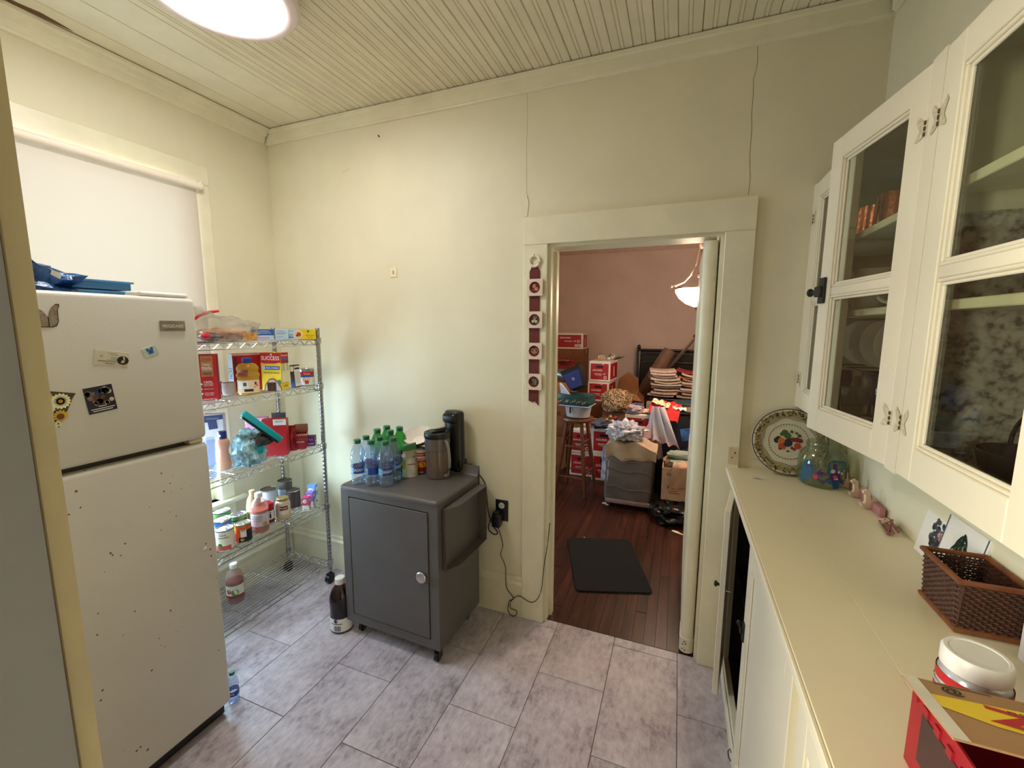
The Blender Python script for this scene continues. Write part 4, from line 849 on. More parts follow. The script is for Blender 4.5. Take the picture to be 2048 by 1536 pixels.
O('clip_jaw', G().rbox(-.012, .010, -.115, .118, -.022, -.014, .003, 1).xf(Matrix.Translation((-1.95, -.564, s3+.205)) @ Matrix.Rotation(R_(-13), 4, 'Z') @ Matrix.Rotation(R_(-45), 4, 'X')), BLK, t, w=True)
carton('cookie_box', 'tall red gift box standing behind the teal clipped bag', 'box', (-2.07, -.392, s3), (.125, .05, .205), R_(34), RED, [('r', 'f', -.02, .5, .84, 1, PAPER), ('t', 'f', .22, .94, .035, .34, 'HERSHEY', BRN)])
carton('pink_card_box', 'flat lilac pink box sticking up behind the red gift box', 'box', (-2.165, -.425, s3), (.11, .03, .212), R_(34), PINK, [('r', 'f', .1, .35, .85, .94, PAPER)])
t = carton('grey_card', 'dark grey card standing at the back of the third shelf', 'card', (-2.12, -.325, s3), (.075, .012, .222), R_(34), mat('card_grey', (92, 88, 92), .6))
t = thing('red_pouch', 'glossy red foil pouch between the gift box and popcorn tub', 'pouch', (-2.05, -.312, s3))
O('pouch', G().grid(8, 12, lambda u, v: ((u-.5)*.055, -.018*math.sin(PI*u)*math.sin(PI*min(1, v*1.05)), .001+.150*v)).grid(8, 12, lambda u, v: ((u-.5)*.055, .018*math.sin(PI*u)*math.sin(PI*min(1, v*1.05))+.0006, .001+.150*v)).rz(R_(40)), mat('foil_red', (150, 20, 28), .25, .3, var=.15, vs=40, bump=.3, bs=40), t)
t = thing('popcorn_tub', 'open red carton tub with white rim print, third shelf', 'tub', (-2.045, -.247, s3), R_(40))
O('tub', G().add([(-.028, -.024, 0), (.028, -.024, 0), (.028, .024, 0), (-.028, .024, 0), (-.036, -.032, .095), (.036, -.032, .095), (.036, .032, .105), (-.036, .032, .105), (-.036, .030, .14), (.036, .030, .14)], [(3, 2, 1, 0), (0, 1, 5, 4), (1, 2, 6, 5), (2, 3, 7, 6), (3, 0, 4, 7), (7, 6, 9, 8)]), mat('tub_red', (160, 22, 30), .5), t, smooth=0)
O('inside_flap', G().box(-.0355, .0355, .0285, .0295, .09, .14).box(-.034, .034, -.03, .03, .060, .064), mat('tub_kraft', (150, 92, 64), .7), t, smooth=0)
O('rim_print', G().add([p for i in range(7) for p in ((-.033+i*.0105, -.0315, .082), (-.033+i*.0105+.005, -.0335, .082), (-.033+i*.0105+.005, -.0345, .093), (-.033+i*.0105, -.0335, .093))], [tuple(4*i+j for j in range(4)) for i in range(7)]).merge(onface(T('POPCORN', .010, .04, .01), (0, -.0295, .045), (1, 0, 0), (0, -.1, 1), (0, -1, 0), .001)), PAPER, t, smooth=0)
carton('tea_box', 'small purple and brown box at the right end of the third shelf', 'box', (-2.04, -.180, s3), (.052, .04, .062), R_(30), mat('box_brown_purple', (64, 36, 48), .5), [('r', 'f', -.5, .5, 0, 1, PURP), ('t', 'f', 0, .65, .16, .7, 'TEA', PINK), ('r', 'f', -.4, .4, .2, .3, PINK), ('r', 'r', -.2, .4, .1, .5, PAPER), ('r', 'r', -.1, .3, .15, .45, INK)])
# ---- fourth shelf
GRL = mat('label_green', (96, 150, 70), .5); CRM = mat('label_cream', (226, 220, 196), .5)
tin('food_can', 'cream vegetable can nearest the fridge on the fourth shelf', (-2.045, -.735, s4), .038, .108, [('r', -180, 180, .008, .100, CRM), ('t', 40, .085, .010, .03, 'Carrots', NAVY), ('r', -20, 90, .008, .03, mat('veg_red', (196, 84, 60), .5)), ('o', 20, .034, .010, GREENP), ('r', 10, 80, .070, .073, NAVY)])
tin('food_can', 'orange and black bean can in front on the fourth shelf', (-2.035, -.648, s4), .036, .100, [('r', -180, 180, .008, .092, ORANGE), ('r', -100, 5, .008, .05, RED), ('o', -15, .075, .008, YEL), ('r', 35, 75, .035, .075, PAPER), ('t', 55, .072, .014, .02, 'SEA', INK), ('r', 20, 140, .008, .034, INK), ('o', 45, .022, .008, mat('bean_tan', (214, 170, 96), .5)), ('r', 75, 140, .034, .070, INK)], lid=mat('lid_dull', (170, 160, 140), .35, .8))
tin('food_can', 'blue labelled can with pull ring behind the cream can', (-2.15, -.675, s4), .041, .112, [('r', -180, 180, .008, .104, BLUE), ('r', -50, 10, .03, .09, LBLUE), ('r', 40, 100, .02, .09, PAPER)])
tin('food_can', 'green banded can at the back left of the fourth shelf', (-2.26, -.60, s4), .040, .108, [('r', -180, 180, .008, .100, GRL), ('r', -40, 80, .02, .07, CRM)])
tin('food_can', 'short green banded can tucked behind the pink juice bottle', (-2.17, -.575, s4), .039, .092, [('r', -180, 180, .008, .084, GRL), ('r', -180, 180, .062, .07, INK)])
def juice(label, loc, rz, liquid, lvl, labm, k=1., cap=WHITE, items=None, name='juice_bottle', body=None):
    t = thing(name, label, 'bottle', loc, rz)
    pr = [(0, .004), (.036, 0), (.041, .006), (.042, .028), (.040, .034), (.042, .042), (.042, .112), (.043, .122), (.041, .142), (.032, .166), (.018, .182), (.0155, .190), (.0155, .196)]
    O('body', G().lathe([(r*k, z*k) for r, z in pr], n=28, cap=False), body or clear('pet_'+name, (242, 220, 214), mixd=.16), t, smooth=50)
    lp = [(0, .006), (.034, .003), (.039, .008), (.040, .028), (.038, .034), (.040, .042), (.040, .112), (.041, .122), (.039, .142), (.031, .164)]
    O('liquid', G().lathe([(r*k*.985, z*k) for r, z in lp if z < lvl]+[(0, lvl*k*.99)], n=24, cap=False), liquid, t, smooth=50)
    O('cap', G().lathe([(.0185*k, .190*k), (.019*k, .192*k), (.0185*k, .212*k), (.016*k, .214*k), (0, .214*k)], n=24, cap=False), cap, t)
    if items: cprints(t, .0425*k, items)
    return t
JPK = mat('juice_pink', (186, 92, 70), .2, var=.05); JDK = mat('juice_dark', (52, 14, 22), .15, var=.05); JRD = mat('juice_red', (110, 38, 40), .2)
juice('clear bottle of pink juice with white cap on the fourth shelf', (-2.055, -.535, s4), 0, JPK, .125, PAPER, 1.0, items=[('r', -60, 120, .038, .108, mat('label_lilac', (206, 190, 196), .5)), ('r', -90, -60, .06, .105, mat('label_teal', (120, 196, 200), .5)), ('r', -10, 60, .096, .099, GREYP), ('r', -10, 70, .088, .091, GREYP), ('r', -10, 66, .080, .083, GREYP), ('r', 5, 62, .070, .073, GREYP), ('o', 80, .05, .012, mat('label_olive', (170, 150, 80), .5))])
t = thing('tan_bottle', 'narrow tan bottle hidden behind the pink juice bottle', 'bottle', (-2.15, -.50, s4))
O('body', G().lathe([(0, .002), (.030, 0), (.033, .006), (.033, .11), (.026, .15), (.014, .175), (.014, .20), (0, .202)], n=22, cap=False), mat('tan_plastic', (222, 190, 140), .35), t, smooth=50)
t = tin('spice_jar', 'red lidded chili jar with a big white ili print, fourth shelf', (-2.10, -.455, s4), .033, .118, [('r', -180, 180, .008, .084, mat('chili_red', (130, 30, 32), .45)), ('r', -30, 120, .028, .078, PAPER), ('t', 45, .054, .036, .044, 'ili', INK), ('r', -180, 180, .084, .117, RED)], 0, RED, ring=False, cat='jar')
t = thing('sauce_jar', 'glass jar of creamy sauce with gold lid, fourth shelf', 'jar', (-2.075, -.375, s4))
O('glass', G().lathe([(0, .002), (.035, 0), (.039, .006), (.039, .090), (.034, .104), (.029, .108), (.029, .112)], n=28, cap=False), mat('sauce_cream', (214, 196, 172), .2, var=.03), t, smooth=50)
O('lid', G().lathe([(.031, .108), (.032, .110), (.032, .122), (.030, .124), (0, .123)], n=28, cap=False), mat('lid_gold', (190, 160, 110), .3, .7), t)
cprints(t, .039, [('r', 20, 95, .020, .085, CRM), ('r', 24, 90, .058, .082, DRED), ('t', 57, .070, .011, .04, 'Ragu', PAPER), ('o', 50, .045, .012, PAPER), ('r', 24, 90, .024, .030, YEL), ('r', -60, -20, .02, .08, mat('label_blue_tint', (206, 210, 222), .5))])
DKL = mat('lid_dark_brown', (66, 48, 38), .5)
tin('food_can', 'tall white can with brown lid at the back of the fourth shelf', (-2.24, -.33, s4), .042, .135, [('r', -180, 180, .008, .127, mat('label_white_blue', (206, 212, 226), .5)), ('o', 30, .07, .01, BLUE)], lid=DKL, ring=False)
tin('food_can', 'dark topped can beside the rear corner post, fourth shelf', (-2.24, -.215, s4), .040, .15, [('r', -180, 180, .008, .142, mat('label_smoke', (96, 90, 84), .5)), ('r', -20, 60, .06, .1, LBLUE)], lid=DKL, ring=False)
tin('food_can', 'dark brown can half hidden behind the juice boxes', (-2.14, -.245, s4), .038, .115, [('r', -180, 180, .008, .107, mat('label_darkbrown', (58, 40, 36), .5)), ('o', 0, .075, .012, BLK)], lid=DKL, ring=False)
def juicebox(label, loc, rz, dim, top, art):
    t = carton('juice_carton', label, 'juice box', loc, dim, rz, PAPER, [('r', 'f', -.5, .5, .45, 1, top), ('r', 'r', -.5, .5, .45, 1, top), ('o', 'f', -.1, .74, .14, PAPER), ('o', 'r', .05, .78, .10, PAPER), ('t', 'f', -.1, .74, .10, .4, 'J', top), ('o', 'r', -.2, .42, .10, art), ('r', 'f', -.3, .1, .12, .16, GREYP), ('r', 'r', -.3, .2, .12, .25, GREYP), ('r', 't', -.5, .5, -.5, .5, top)])
juicebox('pink and white juice carton in front at the right of the fourth shelf', (-2.03, -.250, s4), R_(28), (.038, .034, .085), mat('carton_pink', (206, 70, 120), .45), RED)
juicebox('purple and white juice carton behind the pink one', (-2.045, -.205, s4), R_(28), (.038, .036, .098), mat('carton_lilac', (150, 110, 200), .45), PURP)
juicebox('tall pale blue and white carton at the end of the fourth shelf', (-2.065, -.168, s4), R_(25), (.046, .04, .128), mat('carton_sky', (110, 160, 220), .45), LBLUE)
# ---- bottom shelf and floor bottles
juice('red apple juice bottle standing on the bottom wire shelf', (-2.15, -.635, s5), 0, JRD, .13, PAPER, 1.0, items=[('r', -60, 120, .040, .105, CRM), ('r', -60, 120, .040, .052, DRED), ('o', 10, .075, .012, mat('apple_red', (150, 40, 40), .5)), ('o', 50, .068, .018, GRL)], name='juice_bottle')
juice('dark purple juice bottle on the floor beside the cart', (-1.612, -.445, 0), 0, JDK, .16, PAPER, 1.36, items=[('r', -70, 120, .008, .085, PAPER), ('o', 12, .074, .011, NAVY), ('r', -20, 45, .056, .060, NAVY), ('r', -70, 120, .008, .013, NAVY)]+[('r', 2+i*6, 5+i*6, .02, .048, INK) for i in range(6)], body=clear('pet_dark', (150, 110, 116), gloss=.06))
t = thing('water_bottle', 'blue labelled water bottle on the floor beside the fridge', 'bottle', (-1.712, -.978, 0)); t.scale = (.62, .62, .62)
DAS = [(0, .006), (.024, 0), (.030, .005), (.0305, .02), (.028, .026), (.0305, .032), (.028, .040), (.0305, .047), (.0305, .052), (.030, .085), (.0305, .09), (.0285, .098), (.0315, .106), (.032, .128), (.028, .150), (.0185, .172), (.0135, .184), (.0135, .190)]
CAPG = mat('cap_green', (26, 106, 66), .4); WLAB = mat('label_water_blue', (36, 74, 168), .4); 
def water(label, loc, rz, group=None, t=None, txt=True, capm=CAPG, labm=WLAB, body=PETC, k=1.13):
    t = t or thing('water_bottle', label, 'bottle', loc, rz, group)
    O('body', G().lathe([(r*k, z*k) for r, z in DAS], n=24, cap=False), body, t, smooth=50)
    O('cap', G().lathe([(.0150*k, .184*k), (.0155*k, .186*k), (.0155*k, .200*k), (.014*k, .2015*k), (0, .2015*k)], n=20, cap=False), capm, t)
    r = .0308*k
    cprints(t, r, [('r', -180, 180, .053*k, .084*k, labm), ('r', -110, -20, .053*k, .084*k, mat('label_water_aqua', (90, 160, 200), .4))]+([('t', 18, .070*k, .014*k, .046*k, 'DASANI', PAPER)] if txt else [('r', -5, 15, .056*k, .080*k, PAPER)]+[('r', -3+i*3, -1.5+i*3, .058*k, .078*k, INK) for i in range(6)]))
    return t
water(None, None, 0, t=t)
# ================================================================ on the cart
gw = 'water bottles on the cart'
WB = [(-1.474, -.424, 'front left clear water bottle with green cap on the cart', 20, True), (-1.482, -.350, 'clear water bottle behind the front left one on the cart', -30, True), (-1.401, -.412, 'front middle water bottle with barcode label on the cart', -6, False), (-1.408, -.338, 'middle water bottle in the second row on the cart', 60, True), (-1.328, -.396, 'front right water bottle with the label name facing out', 32, True), (-1.334, -.322, 'water bottle at the right of the second row on the cart', 70, True)]
for x, y, lab, rz, tx in WB: water(lab, (x, y, CZ+.0005), R_(rz), gw, txt=tx)
SODA = clear('green_bottle', (120, 200, 124), mixd=.14)
for i, (x, y, lab) in enumerate(((-1.476, -.268, 'front left green soda bottle behind the water on the cart'), (-1.476, -.187, 'rear left green soda bottle against the wall'), (-1.396, -.262, 'front right green soda bottle beside the water'), (-1.396, -.181, 'rear right green soda bottle against the wall'))):
    water(lab, (x, y, CZ+.0005), R_(40+30*i), 'green soda bottles on the cart', txt=False, labm=mat('label_soda', (60, 130, 50), .4), body=SODA, k=1.22).name = 'soda_bottle'
t = thing('tea_bag_pouch', 'cream and green stand up pouch folded over on the cart', 'pouch', (-1.298, -.235, CZ+.0005), R_(35))
POU = mat('pouch_cream', (200, 196, 172), .4, var=.08, vs=30, bump=.3, bs=30)
def pou(s): return lambda u, v: ((u-.5)*(.085-.02*v), s*(.026*(1-v)**.6+.004)*math.sin(PI*u)**.5*(1 if v < .98 else .3)-.020*max(0, v-.75)*3, .17*v)
O('pouch', G().grid(12, 12, pou(-1)).grid(12, 12, pou(1)), POU, t, smooth=60)
O('fold_top', G().grid(10, 5, lambda u, v: ((u-.5)*(.066+.006*v), -.012-.030*v*.6-.004*math.sin(PI*u), .172+.008*math.sin(PI*v)+.010*u-.030*v*v)), mat('pouch_green', (40, 92, 44), .4, var=.1, vs=30), t)
g = G(); ms = [mat('leaf_print', (130, 176, 60), .5), RED, PAPER, BRN]
for mi_, q in ((0, G().disc((-.034, .075), .013)), (0, G().disc((-.030, .055), .010)), (2, G().disc((-.030, .118), .011)), (1, G().disc((-.030, .118), .008)), (3, G().quad(-.012, .028, .068, .072)), (3, G().disc((.020, .11), .004))):
    g.mi(mi_); g.merge(onface(q, (0, -.0325, 0), (1, 0, 0), (0, .12, 1), (0, -1, 0), .001*mi_+.0005))
O('print', g, ms, t, smooth=0)
t = thing('coffee_filters', 'nested stack of white paper coffee filters tipped on a can', 'coffee filters', (-1.315, -.115, CZ+.150), rot=(R_(28), R_(6), 0))
for i in range(5): O('filter', G().grid(96, 4, lambda u, v: ((.035+.042*v)*(1+.035*v*math.sin(u*2*PI*30))*math.cos(2*PI*u), (.035+.042*v)*(1+.035*v*math.sin(u*2*PI*30))*math.sin(2*PI*u), .004*i+.042*v), True).disc((0, 0), .0345, 32, .004*i+.0005), mat('filter_paper', (246, 236, 228), .8), t, smooth=30)
tin('coffee_can', 'red and orange coffee can behind the pouch on the cart', (-1.292, -.135, CZ+.0005), .050, .138, [('r', -180, 180, .006, .130, RED), ('r', -180, 180, .100, .130, PAPER), ('r', -40, 120, .104, .112, RED), ('r', -20, 110, .03, .06, ORANGE), ('o', 40, .048, .016, YEL), ('r', -180, 180, .084, .092, CRM), ('t', 40, .075, .014, .05, 'COFFEE', PAPER)], ring=False)
t = thing('iced_tea_pitcher', 'clear pitcher of brown iced tea with black lid on the cart', 'pitcher', (-1.155, -.188, CZ+.0005), R_(-22))
TEA = mat('iced_tea', (112, 84, 66), .18, var=.04)
pp = [(.058, 0), (.060, .004), (.0595, .01), (.066, .20), (.0665, .226)]
O('pitcher_body', G().lathe([(0, .003)]+pp, n=36, cap=False), clear('pitcher_plastic', (226, 218, 212), mixd=.10), t, smooth=50)
O('tea', G().lathe([(0, .006), (.056, .006), (.0615, .148), (0, .149)], n=32, cap=False), TEA, t, smooth=50)
O('smoke_band', G().lathe([(.0618, .150), (.064, .198), (.0640, .215)], n=36, cap=False), mat('tea_band_grey', (92, 86, 84), .3), t, smooth=50)  # grey band between the tea and the lid
ld = O('lid', G().lathe([(.0675, .215), (.069, .217), (.069, .238), (.067, .243), (.055, .245), (.050, .241), (0, .241)], n=36, cap=False), BLK, t, smooth=50)
O('lid_latch', G().rbox(-.018, .018, -.045, .045, .243, .252, .004, 2).rbox(-.012, .012, -.012, .055, .250, .258, .003, 2), BLK, ld)
O('handle', G().tube([(.064, 0, .205), (.078, 0, .200), (.093, 0, .17), (.100, 0, .12), (.098, 0, .07), (.088, 0, .035), (.074, 0, .02), (.062, 0, .02)], .0075, 8), clear('handle_plastic', (216, 206, 196), mixd=.25), t)
t = thing('tea_maker', 'tall black iced tea maker tower behind the pitcher', 'tea maker', (-1.120, -.066, CZ+.0005), R_(-8))
O('tower', G().lathe([(.058, .02), (.055, .318), (.053, .328), (.046, .334), (0, .335)], n=32, cap=False).fn(lambda p: (p.x*1.08, p.y*.68, p.z)), BLK, t, smooth=50)
O('brew_head', G().rbox(-.050, .040, -.050, .0, .270, .326, .018, 4), BLK, t)
O('base', G().rbox(-.046, .050, -.034, .040, 0, .028, .01, 3).rbox(.015, .062, -.03, .035, .0, .07, .012, 3), BLK, t)
O('top_button', G().rbox(-.015, .015, -.05, -.03, .322, .327, .002, 1), BLK, t)
# ================================================================ wall fittings
ol = thing('wall_outlet', 'black wall outlet plate low beside the door casing', 'outlet', (-.865, 0, .602))
O('plate', G().rbox(-.0375, .0375, -.006, -.0005, -.060, .060, .003, 2), BLK, ol)
for z in (.028, -.028):
    r_ = O('receptacle', G().lathe([(.017, 0), (.017, .0025), (.015, .003), (0, .003)], n=24).rx(PI/2).sh(0, -.006, z), mat('receptacle_grey', (196, 190, 182), .4) if z > 0 else BLK, ol)
    O('slot', G().box(-.0075, -.0055, -.0095, -.0088, z-.004, z+.006).box(.0055, .0075, -.0095, -.0088, z-.004, z+.006), INK, r_, smooth=0)
ad = thing('power_adapter', 'black plug adapter in the lower socket of the outlet', 'adapter', (-.880, -.0095, .555))
O('adapter_body', G().rbox(-.024, .024, -.050, -.0002, -.034, .036, .007, 3).rbox(-.020, .014, -.046, -.004, .034, .05, .004, 2), BLK, ad)
def cord(name, label, pts, r, m=BLK):
    # smooth the hand-laid points
    P = [Vector(p) for p in pts]; Q = []
    for i in range(len(P)-1):
        p0, p1, p2, p3 = P[max(i-1, 0)], P[i], P[i+1], P[min(i+2, len(P)-1)]
        for k in range(6):
            t = k/6; Q.append(.5*((2*p1)+(-p0+p2)*t+(2*p0-5*p1+4*p2-p3)*t*t+(-p0+3*p1-3*p2+p3)*t*t*t))
    Q.append(P[-1])
    return O(name, G().tube(Q, r, 6), m, label=label, cat='cord')
cord('thin_cord', 'thin black cord from the adapter down and round the door casing', [(-.880, -.035, .520), (-.872, -.012, .47), (-.855, -.012, .40), (-.868, -.012, .345), (-.835, -.025, .29), (-.832, -.026, .22), (-.825, -.026, .16), (-.795, -.027, .125), (-.785, -.027, .105), (-.81, -.028, .085), (-.815, -.03, .03), (-.79, -.034, .006), (-.765, -.034, .02), (-.765, -.034, .045), (-.80, -.032, .05), (-.80, -.030, .085), (-.775, -.030, .12), (-.745, -.031, .135), (-.70, -.032, .118), (-.668, -.033, .12), (-.64, -.034, .15), (-.620, -.036, .21), (-.612, -.036, .29), (-.606, -.030, .37), (-.598, -.01, .45), (-.598, .03, .56)], .0022)
cord('appliance_cable', 'black power cord from the tea maker to the wall outlet', [(-1.060, -.065, .862), (-1.02, -.05, .855), (-.985, -.035, .80), (-.955, -.030, .755), (-.945, -.030, .70), (-.940, -.028, .62), (-.930, -.025, .565), (-.905, -.03, .515), (-.885, -.03, .49), (-.880, -.032, .475), (-.905, -.03, .468), (-.935, -.028, .492), (-.925, -.026, .54), (-.905, -.028, .565)], .0035)
bp_ = thing('blank_switch_plate', 'small cream cover plate with two screw holes above the counter', 'plate', (.252, -.0225, 1.048))
O('plate', G().rbox(-.021, .021, -.004, 0, -.038, .038, .0015, 1), mat('plate_pinkish', (214, 194, 160), .5), bp_)
O('screw_hole', G().cyl((.005, -.0046, .014), (.005, -.0041, .014), .0035, 8).cyl((-.006, -.0046, -.008), (-.006, -.0041, -.008), .003, 8), INK, bp_, smooth=0)
hk = thing('wall_tab', 'small cream square of paper stuck on the back wall', 'tab', (-1.534, -.0005, 1.913))
O('tab', G().rbox(-.022, .022, -.003, 0, -.026, .026, .001, 1), mat('tab_cream', (238, 226, 192), .6), hk)
O('hook', G().rbox(-.003, .003, -.009, -.003, -.008, .012, .001, 1), mat('tab_gold', (206, 176, 110), .5), hk)
# hanging with four framed tiles on a ribbon
wh = thing('wall_hanging', 'dark red ribbon hanging with four square framed ornaments on door casing', 'wall hanging', (-.680, -.0225, 1.57))
RIB = mat('ribbon_burgundy', (104, 38, 32), .75, var=.08, vs=40, bump=.2, bs=300)
ring = O('ring', G().tube([(.026*math.cos(a), -.008, .360+.026*math.sin(a)) for a in [2*PI*i/24 for i in range(24)]], .0065, 8, True), mat('ring_white', (236, 226, 206), .4), wh)
O('nail', G().cyl((0, 0, .386), (0, -.016, .389), .0025, 6), BLKM, wh)
O('ribbon', G().add([(x, -.004, z) for x, z in [(-.013, .338), (.013, .338), (.027, .310), (.027, -.315), (.028, -.362), (.010, -.342), (-.006, -.345), (-.026, -.338), (-.027, .310)]]+[(x, -.0025, z) for x, z in [(-.013, .338), (.013, .338), (.027, .310), (.027, -.315), (.028, -.362), (.010, -.342), (-.006, -.345), (-.026, -.338), (-.027, .310)]], [tuple(range(9)), tuple(range(17, 8, -1))]+[(i, (i+1) % 9, 9+(i+1) % 9, 9+i) for i in range(9)]), RIB, wh, smooth=0)
FRM = mat('ornament_cream', (232, 208, 190), .45, var=.03); 
arts = [mat('art_coral', (190, 120, 100), .5), mat('art_sage', (170, 190, 160), .5), mat('art_rose', (206, 160, 130), .5), mat('art_grey', (140, 136, 110), .5)]
for i, z in enumerate((.232, .074, -.082, -.238)):
    x = .004
    g = G(); n = 32; R0 = .028; hw = .041
    sq = []
    for k in range(n):
        a = 2*PI*k/n; c, s = math.cos(a), math.sin(a); mxx = max(abs(c), abs(s)); sq.append((c/mxx*hw, s/mxx*hw))
    ci = [(R0*math.cos(2*PI*k/n), R0*math.sin(2*PI*k/n)) for k in range(n)]
    vs = [(x+p[0], -.016, z+p[1]) for p in sq]+[(x+p[0], -.016, z+p[1]) for p in ci]+[(x+p[0], -.0055, z+p[1]) for p in sq]+[(x+p[0], -.0055, z+p[1]) for p in ci]
    fs = []
    for k in range(n):
        k2 = (k+1) % n; fs += [(k, k2, n+k2, n+k), (k, 2*n+k, 2*n+k2, k2), (n+k, n+k2, 3*n+k2, 3*n+k)]
    g.add(vs, fs)
    f = O('frame', g, FRM, wh, smooth=30)
    O('backing', G().lathe([(0, 0), (.0285, 0)], n=28, cap=False).rx(PI/2).sh(x, -.0075, z), RIB, f, smooth=0)
    g = G()
    if i == 0: g.blob((x-.004, -.009, z+.006), (.010, .003, .011), .2, 3, 1, 12, 8).blob((x+.008, -.009, z-.008), (.011, .003, .009), .2, 3, 2, 12, 8).tube([(x-.016+.004*k, -.010, z-.012-.003*(k % 2)) for k in range(8)], .0015, 5)
    elif i == 1:
        g.blob((x-.008, -.009, z-.008), (.009, .004, .008), .1, 3, 1, 12, 8).blob((x+.008, -.009, z-.009), (.009, .004, .008), .1, 3, 2, 12, 8)
        for q in ((-.008, .018), (.002, .022), (.012, .016)): g.tube([(x, -.010, z-.004), (x+q[0], -.010, z+q[1])], .0014, 5)
    elif i == 2:
        for q in ((-.008, .002, .009), (.009, .002, .009), (0, -.004, .008)): g.tube([(x+q[0]+q[2]*math.cos(2*PI*k/12), -.009, z+q[1]+q[2]*math.sin(2*PI*k/12)) for k in range(12)], .0018, 5, True)
    else:
        for q in (-.014, -.007, 0, .007, .013): g.tube([(x+q, -.009, z+.015), (x+q*.6+.004, -.009, z), (x+q*.8, -.009, z-.016)], .0018, 5)
    O('ornament', g, arts[i], f)
# ================================================================ on the counter
t = thing('decorative_plate', 'round fruit painted plate leaning on the back wall over the counter', 'plate', (.452, -.052, ZN), rot=(R_(-12), 0, 0))
PR = .139
pr = [(0, .004), (.055, .004), (.06, 0), (.064, .003), (.10, .010), (PR-.003, .019), (PR, .021), (PR-.002, .0225), (.10, .014), (.075, .010), (0, .010)]
def up(g): return g.rx(PI/2).sh(0, 0, PR+.001)
O('plate_body', up(G().lathe(pr, n=56, cap=False)), mat('plate_china', (214, 206, 184), .25, var=.02), t, smooth=50)
OLV = mat('plate_olive', (96, 80, 40), .5); DKB = mat('plate_dark', (44, 32, 24), .5); OLVL = mat('plate_olive_pale', (168, 152, 104), .5)
def zr(r): return .0105+max(0, r-.075)/.064*.012+.0006
def ringband(r0, r1, n=72): return G().lathe([(r0, zr(r0)), (r1, zr(r1))], n=n, cap=False)
g = G(); ms = [DKB, OLV, OLVL]
g.mi(0); g.merge(ringband(PR-.0045, PR-.001).sh(0, 0, .0006)); g.mi(2); g.merge(ringband(.104, PR-.012))
rr = random.Random(5)
def wob(r, a, k): return r*(1+k*math.sin(a*8))
for r, wd_, k, m_ in ((.096, .0018, .035, 0), (.102, .0016, .03, 1)):
    g.mi(m_); g.grid(128, 2, lambda u, v: ((wob(r, 2*PI*u, k)+wd_*v)*math.sin(2*PI*u), -(wob(r, 2*PI*u, k)+wd_*v)*math.cos(2*PI*u), zr(r)+.0008), True)
for i in range(330):
    a = rr.uniform(0, 2*PI); r = rr.uniform(.108, .131); q = G()
    q.quad(-.0045, .0045, -.0012, .0012) if rr.random() < .7 else q.disc((0, 0), .0022, 7)
    q.rz(rr.uniform(0, PI)).sh(0, r, zr(r)+.0009).rz(a); g.mi(0 if rr.random() < .6 else 1); g.merge(q)
for i in range(8):
    a = 2*PI*(i+.5)/8; g.mi(0); g.merge(G().disc((0, .119), .0048, 8, zr(.119)+.0012).rz(a))
for i in range(44): g.mi(0); g.merge(G().poly([(-.0036, .0745), (.0036, .0745), (0, .0700)], .0112).rz(2*PI*i/44))
O('rim_pattern', up(g.fn(lambda p: (p.x, p.y, p.z))), ms, t, smooth=0)
g = G(); ms = [mat('fruit_blue', (40, 40, 66), .4), mat('fruit_orange', (206, 110, 50), .4), mat('fruit_red', (130, 40, 36), .4), mat('fruit_peach', (186, 70, 44), .4), mat('fruit_leaf', (74, 100, 50), .5)]
for m_, x, y, r in ((4, -.012, .030, .010), (4, -.004, .020, .011), (4, .008, .034, .005), (4, -.020, .024, .007), (4, .030, .022, .006), (4, .022, .030, .004), (0, -.034, .002, .010), (0, -.030, .010, .007), (1, -.021, .001, .011), (0, -.002, -.004, .014), (0, -.010, -.010, .009), (0, .004, .006, .008), (2, .014, .008, .008), (2, .024, .008, .009), (2, .033, .006, .008), (3, .026, -.012, .011), (3, -.022, -.015, .009), (3, -.014, -.020, .007), (2, -.024, -.024, .006), (2, .010, -.020, .005), (2, .017, -.024, .005), (4, -.002, -.032, .004)):
    g.mi(m_); g.disc((x*1.25, y*1.25), r*1.2, 14, .0108+.0002*m_+rr.uniform(0, .0004))
O('painted_fruit', up(g), ms, t, smooth=0)
t = thing('painted_jar', 'wide clear glass jar with blue and purple painting on the counter', 'jar', (.552, -.118, ZN+.0005))
jp = [(0, .004), (.055, .003), (.066, 0), (.076, .010), (.080, .03), (.080, .105), (.075, .125), (.062, .140), (.057, .146), (.0565, .150), (.0595, .152), (.0595, .156), (.0565, .158), (.0595, .162), (.0595, .166), (.0565, .170), (.0535, .170), (.0535, .146), (.072, .124), (.0775, .105), (.0775, .03), (.070, .008), (0, .007)]
O('glass', G().lathe(jp, n=48, cap=False), GLASSJ, t, smooth=50)
g = G(); ms = [mat('paint_blue', (30, 84, 140), .4), mat('paint_teal', (22, 92, 112), .4), mat('paint_purple', (72, 40, 110), .4), mat('paint_pink', (206, 70, 110), .4), mat('paint_pale', (196, 206, 206), .4), mat('paint_rust', (170, 74, 40), .4)]
def jd(m_, q, a, z, lay=0):
    q.v = [p*1.32 for p in q.v]; g.mi(m_); g.merge(wrap(q, .080, R_(a), z, .0008+.0004*lay))
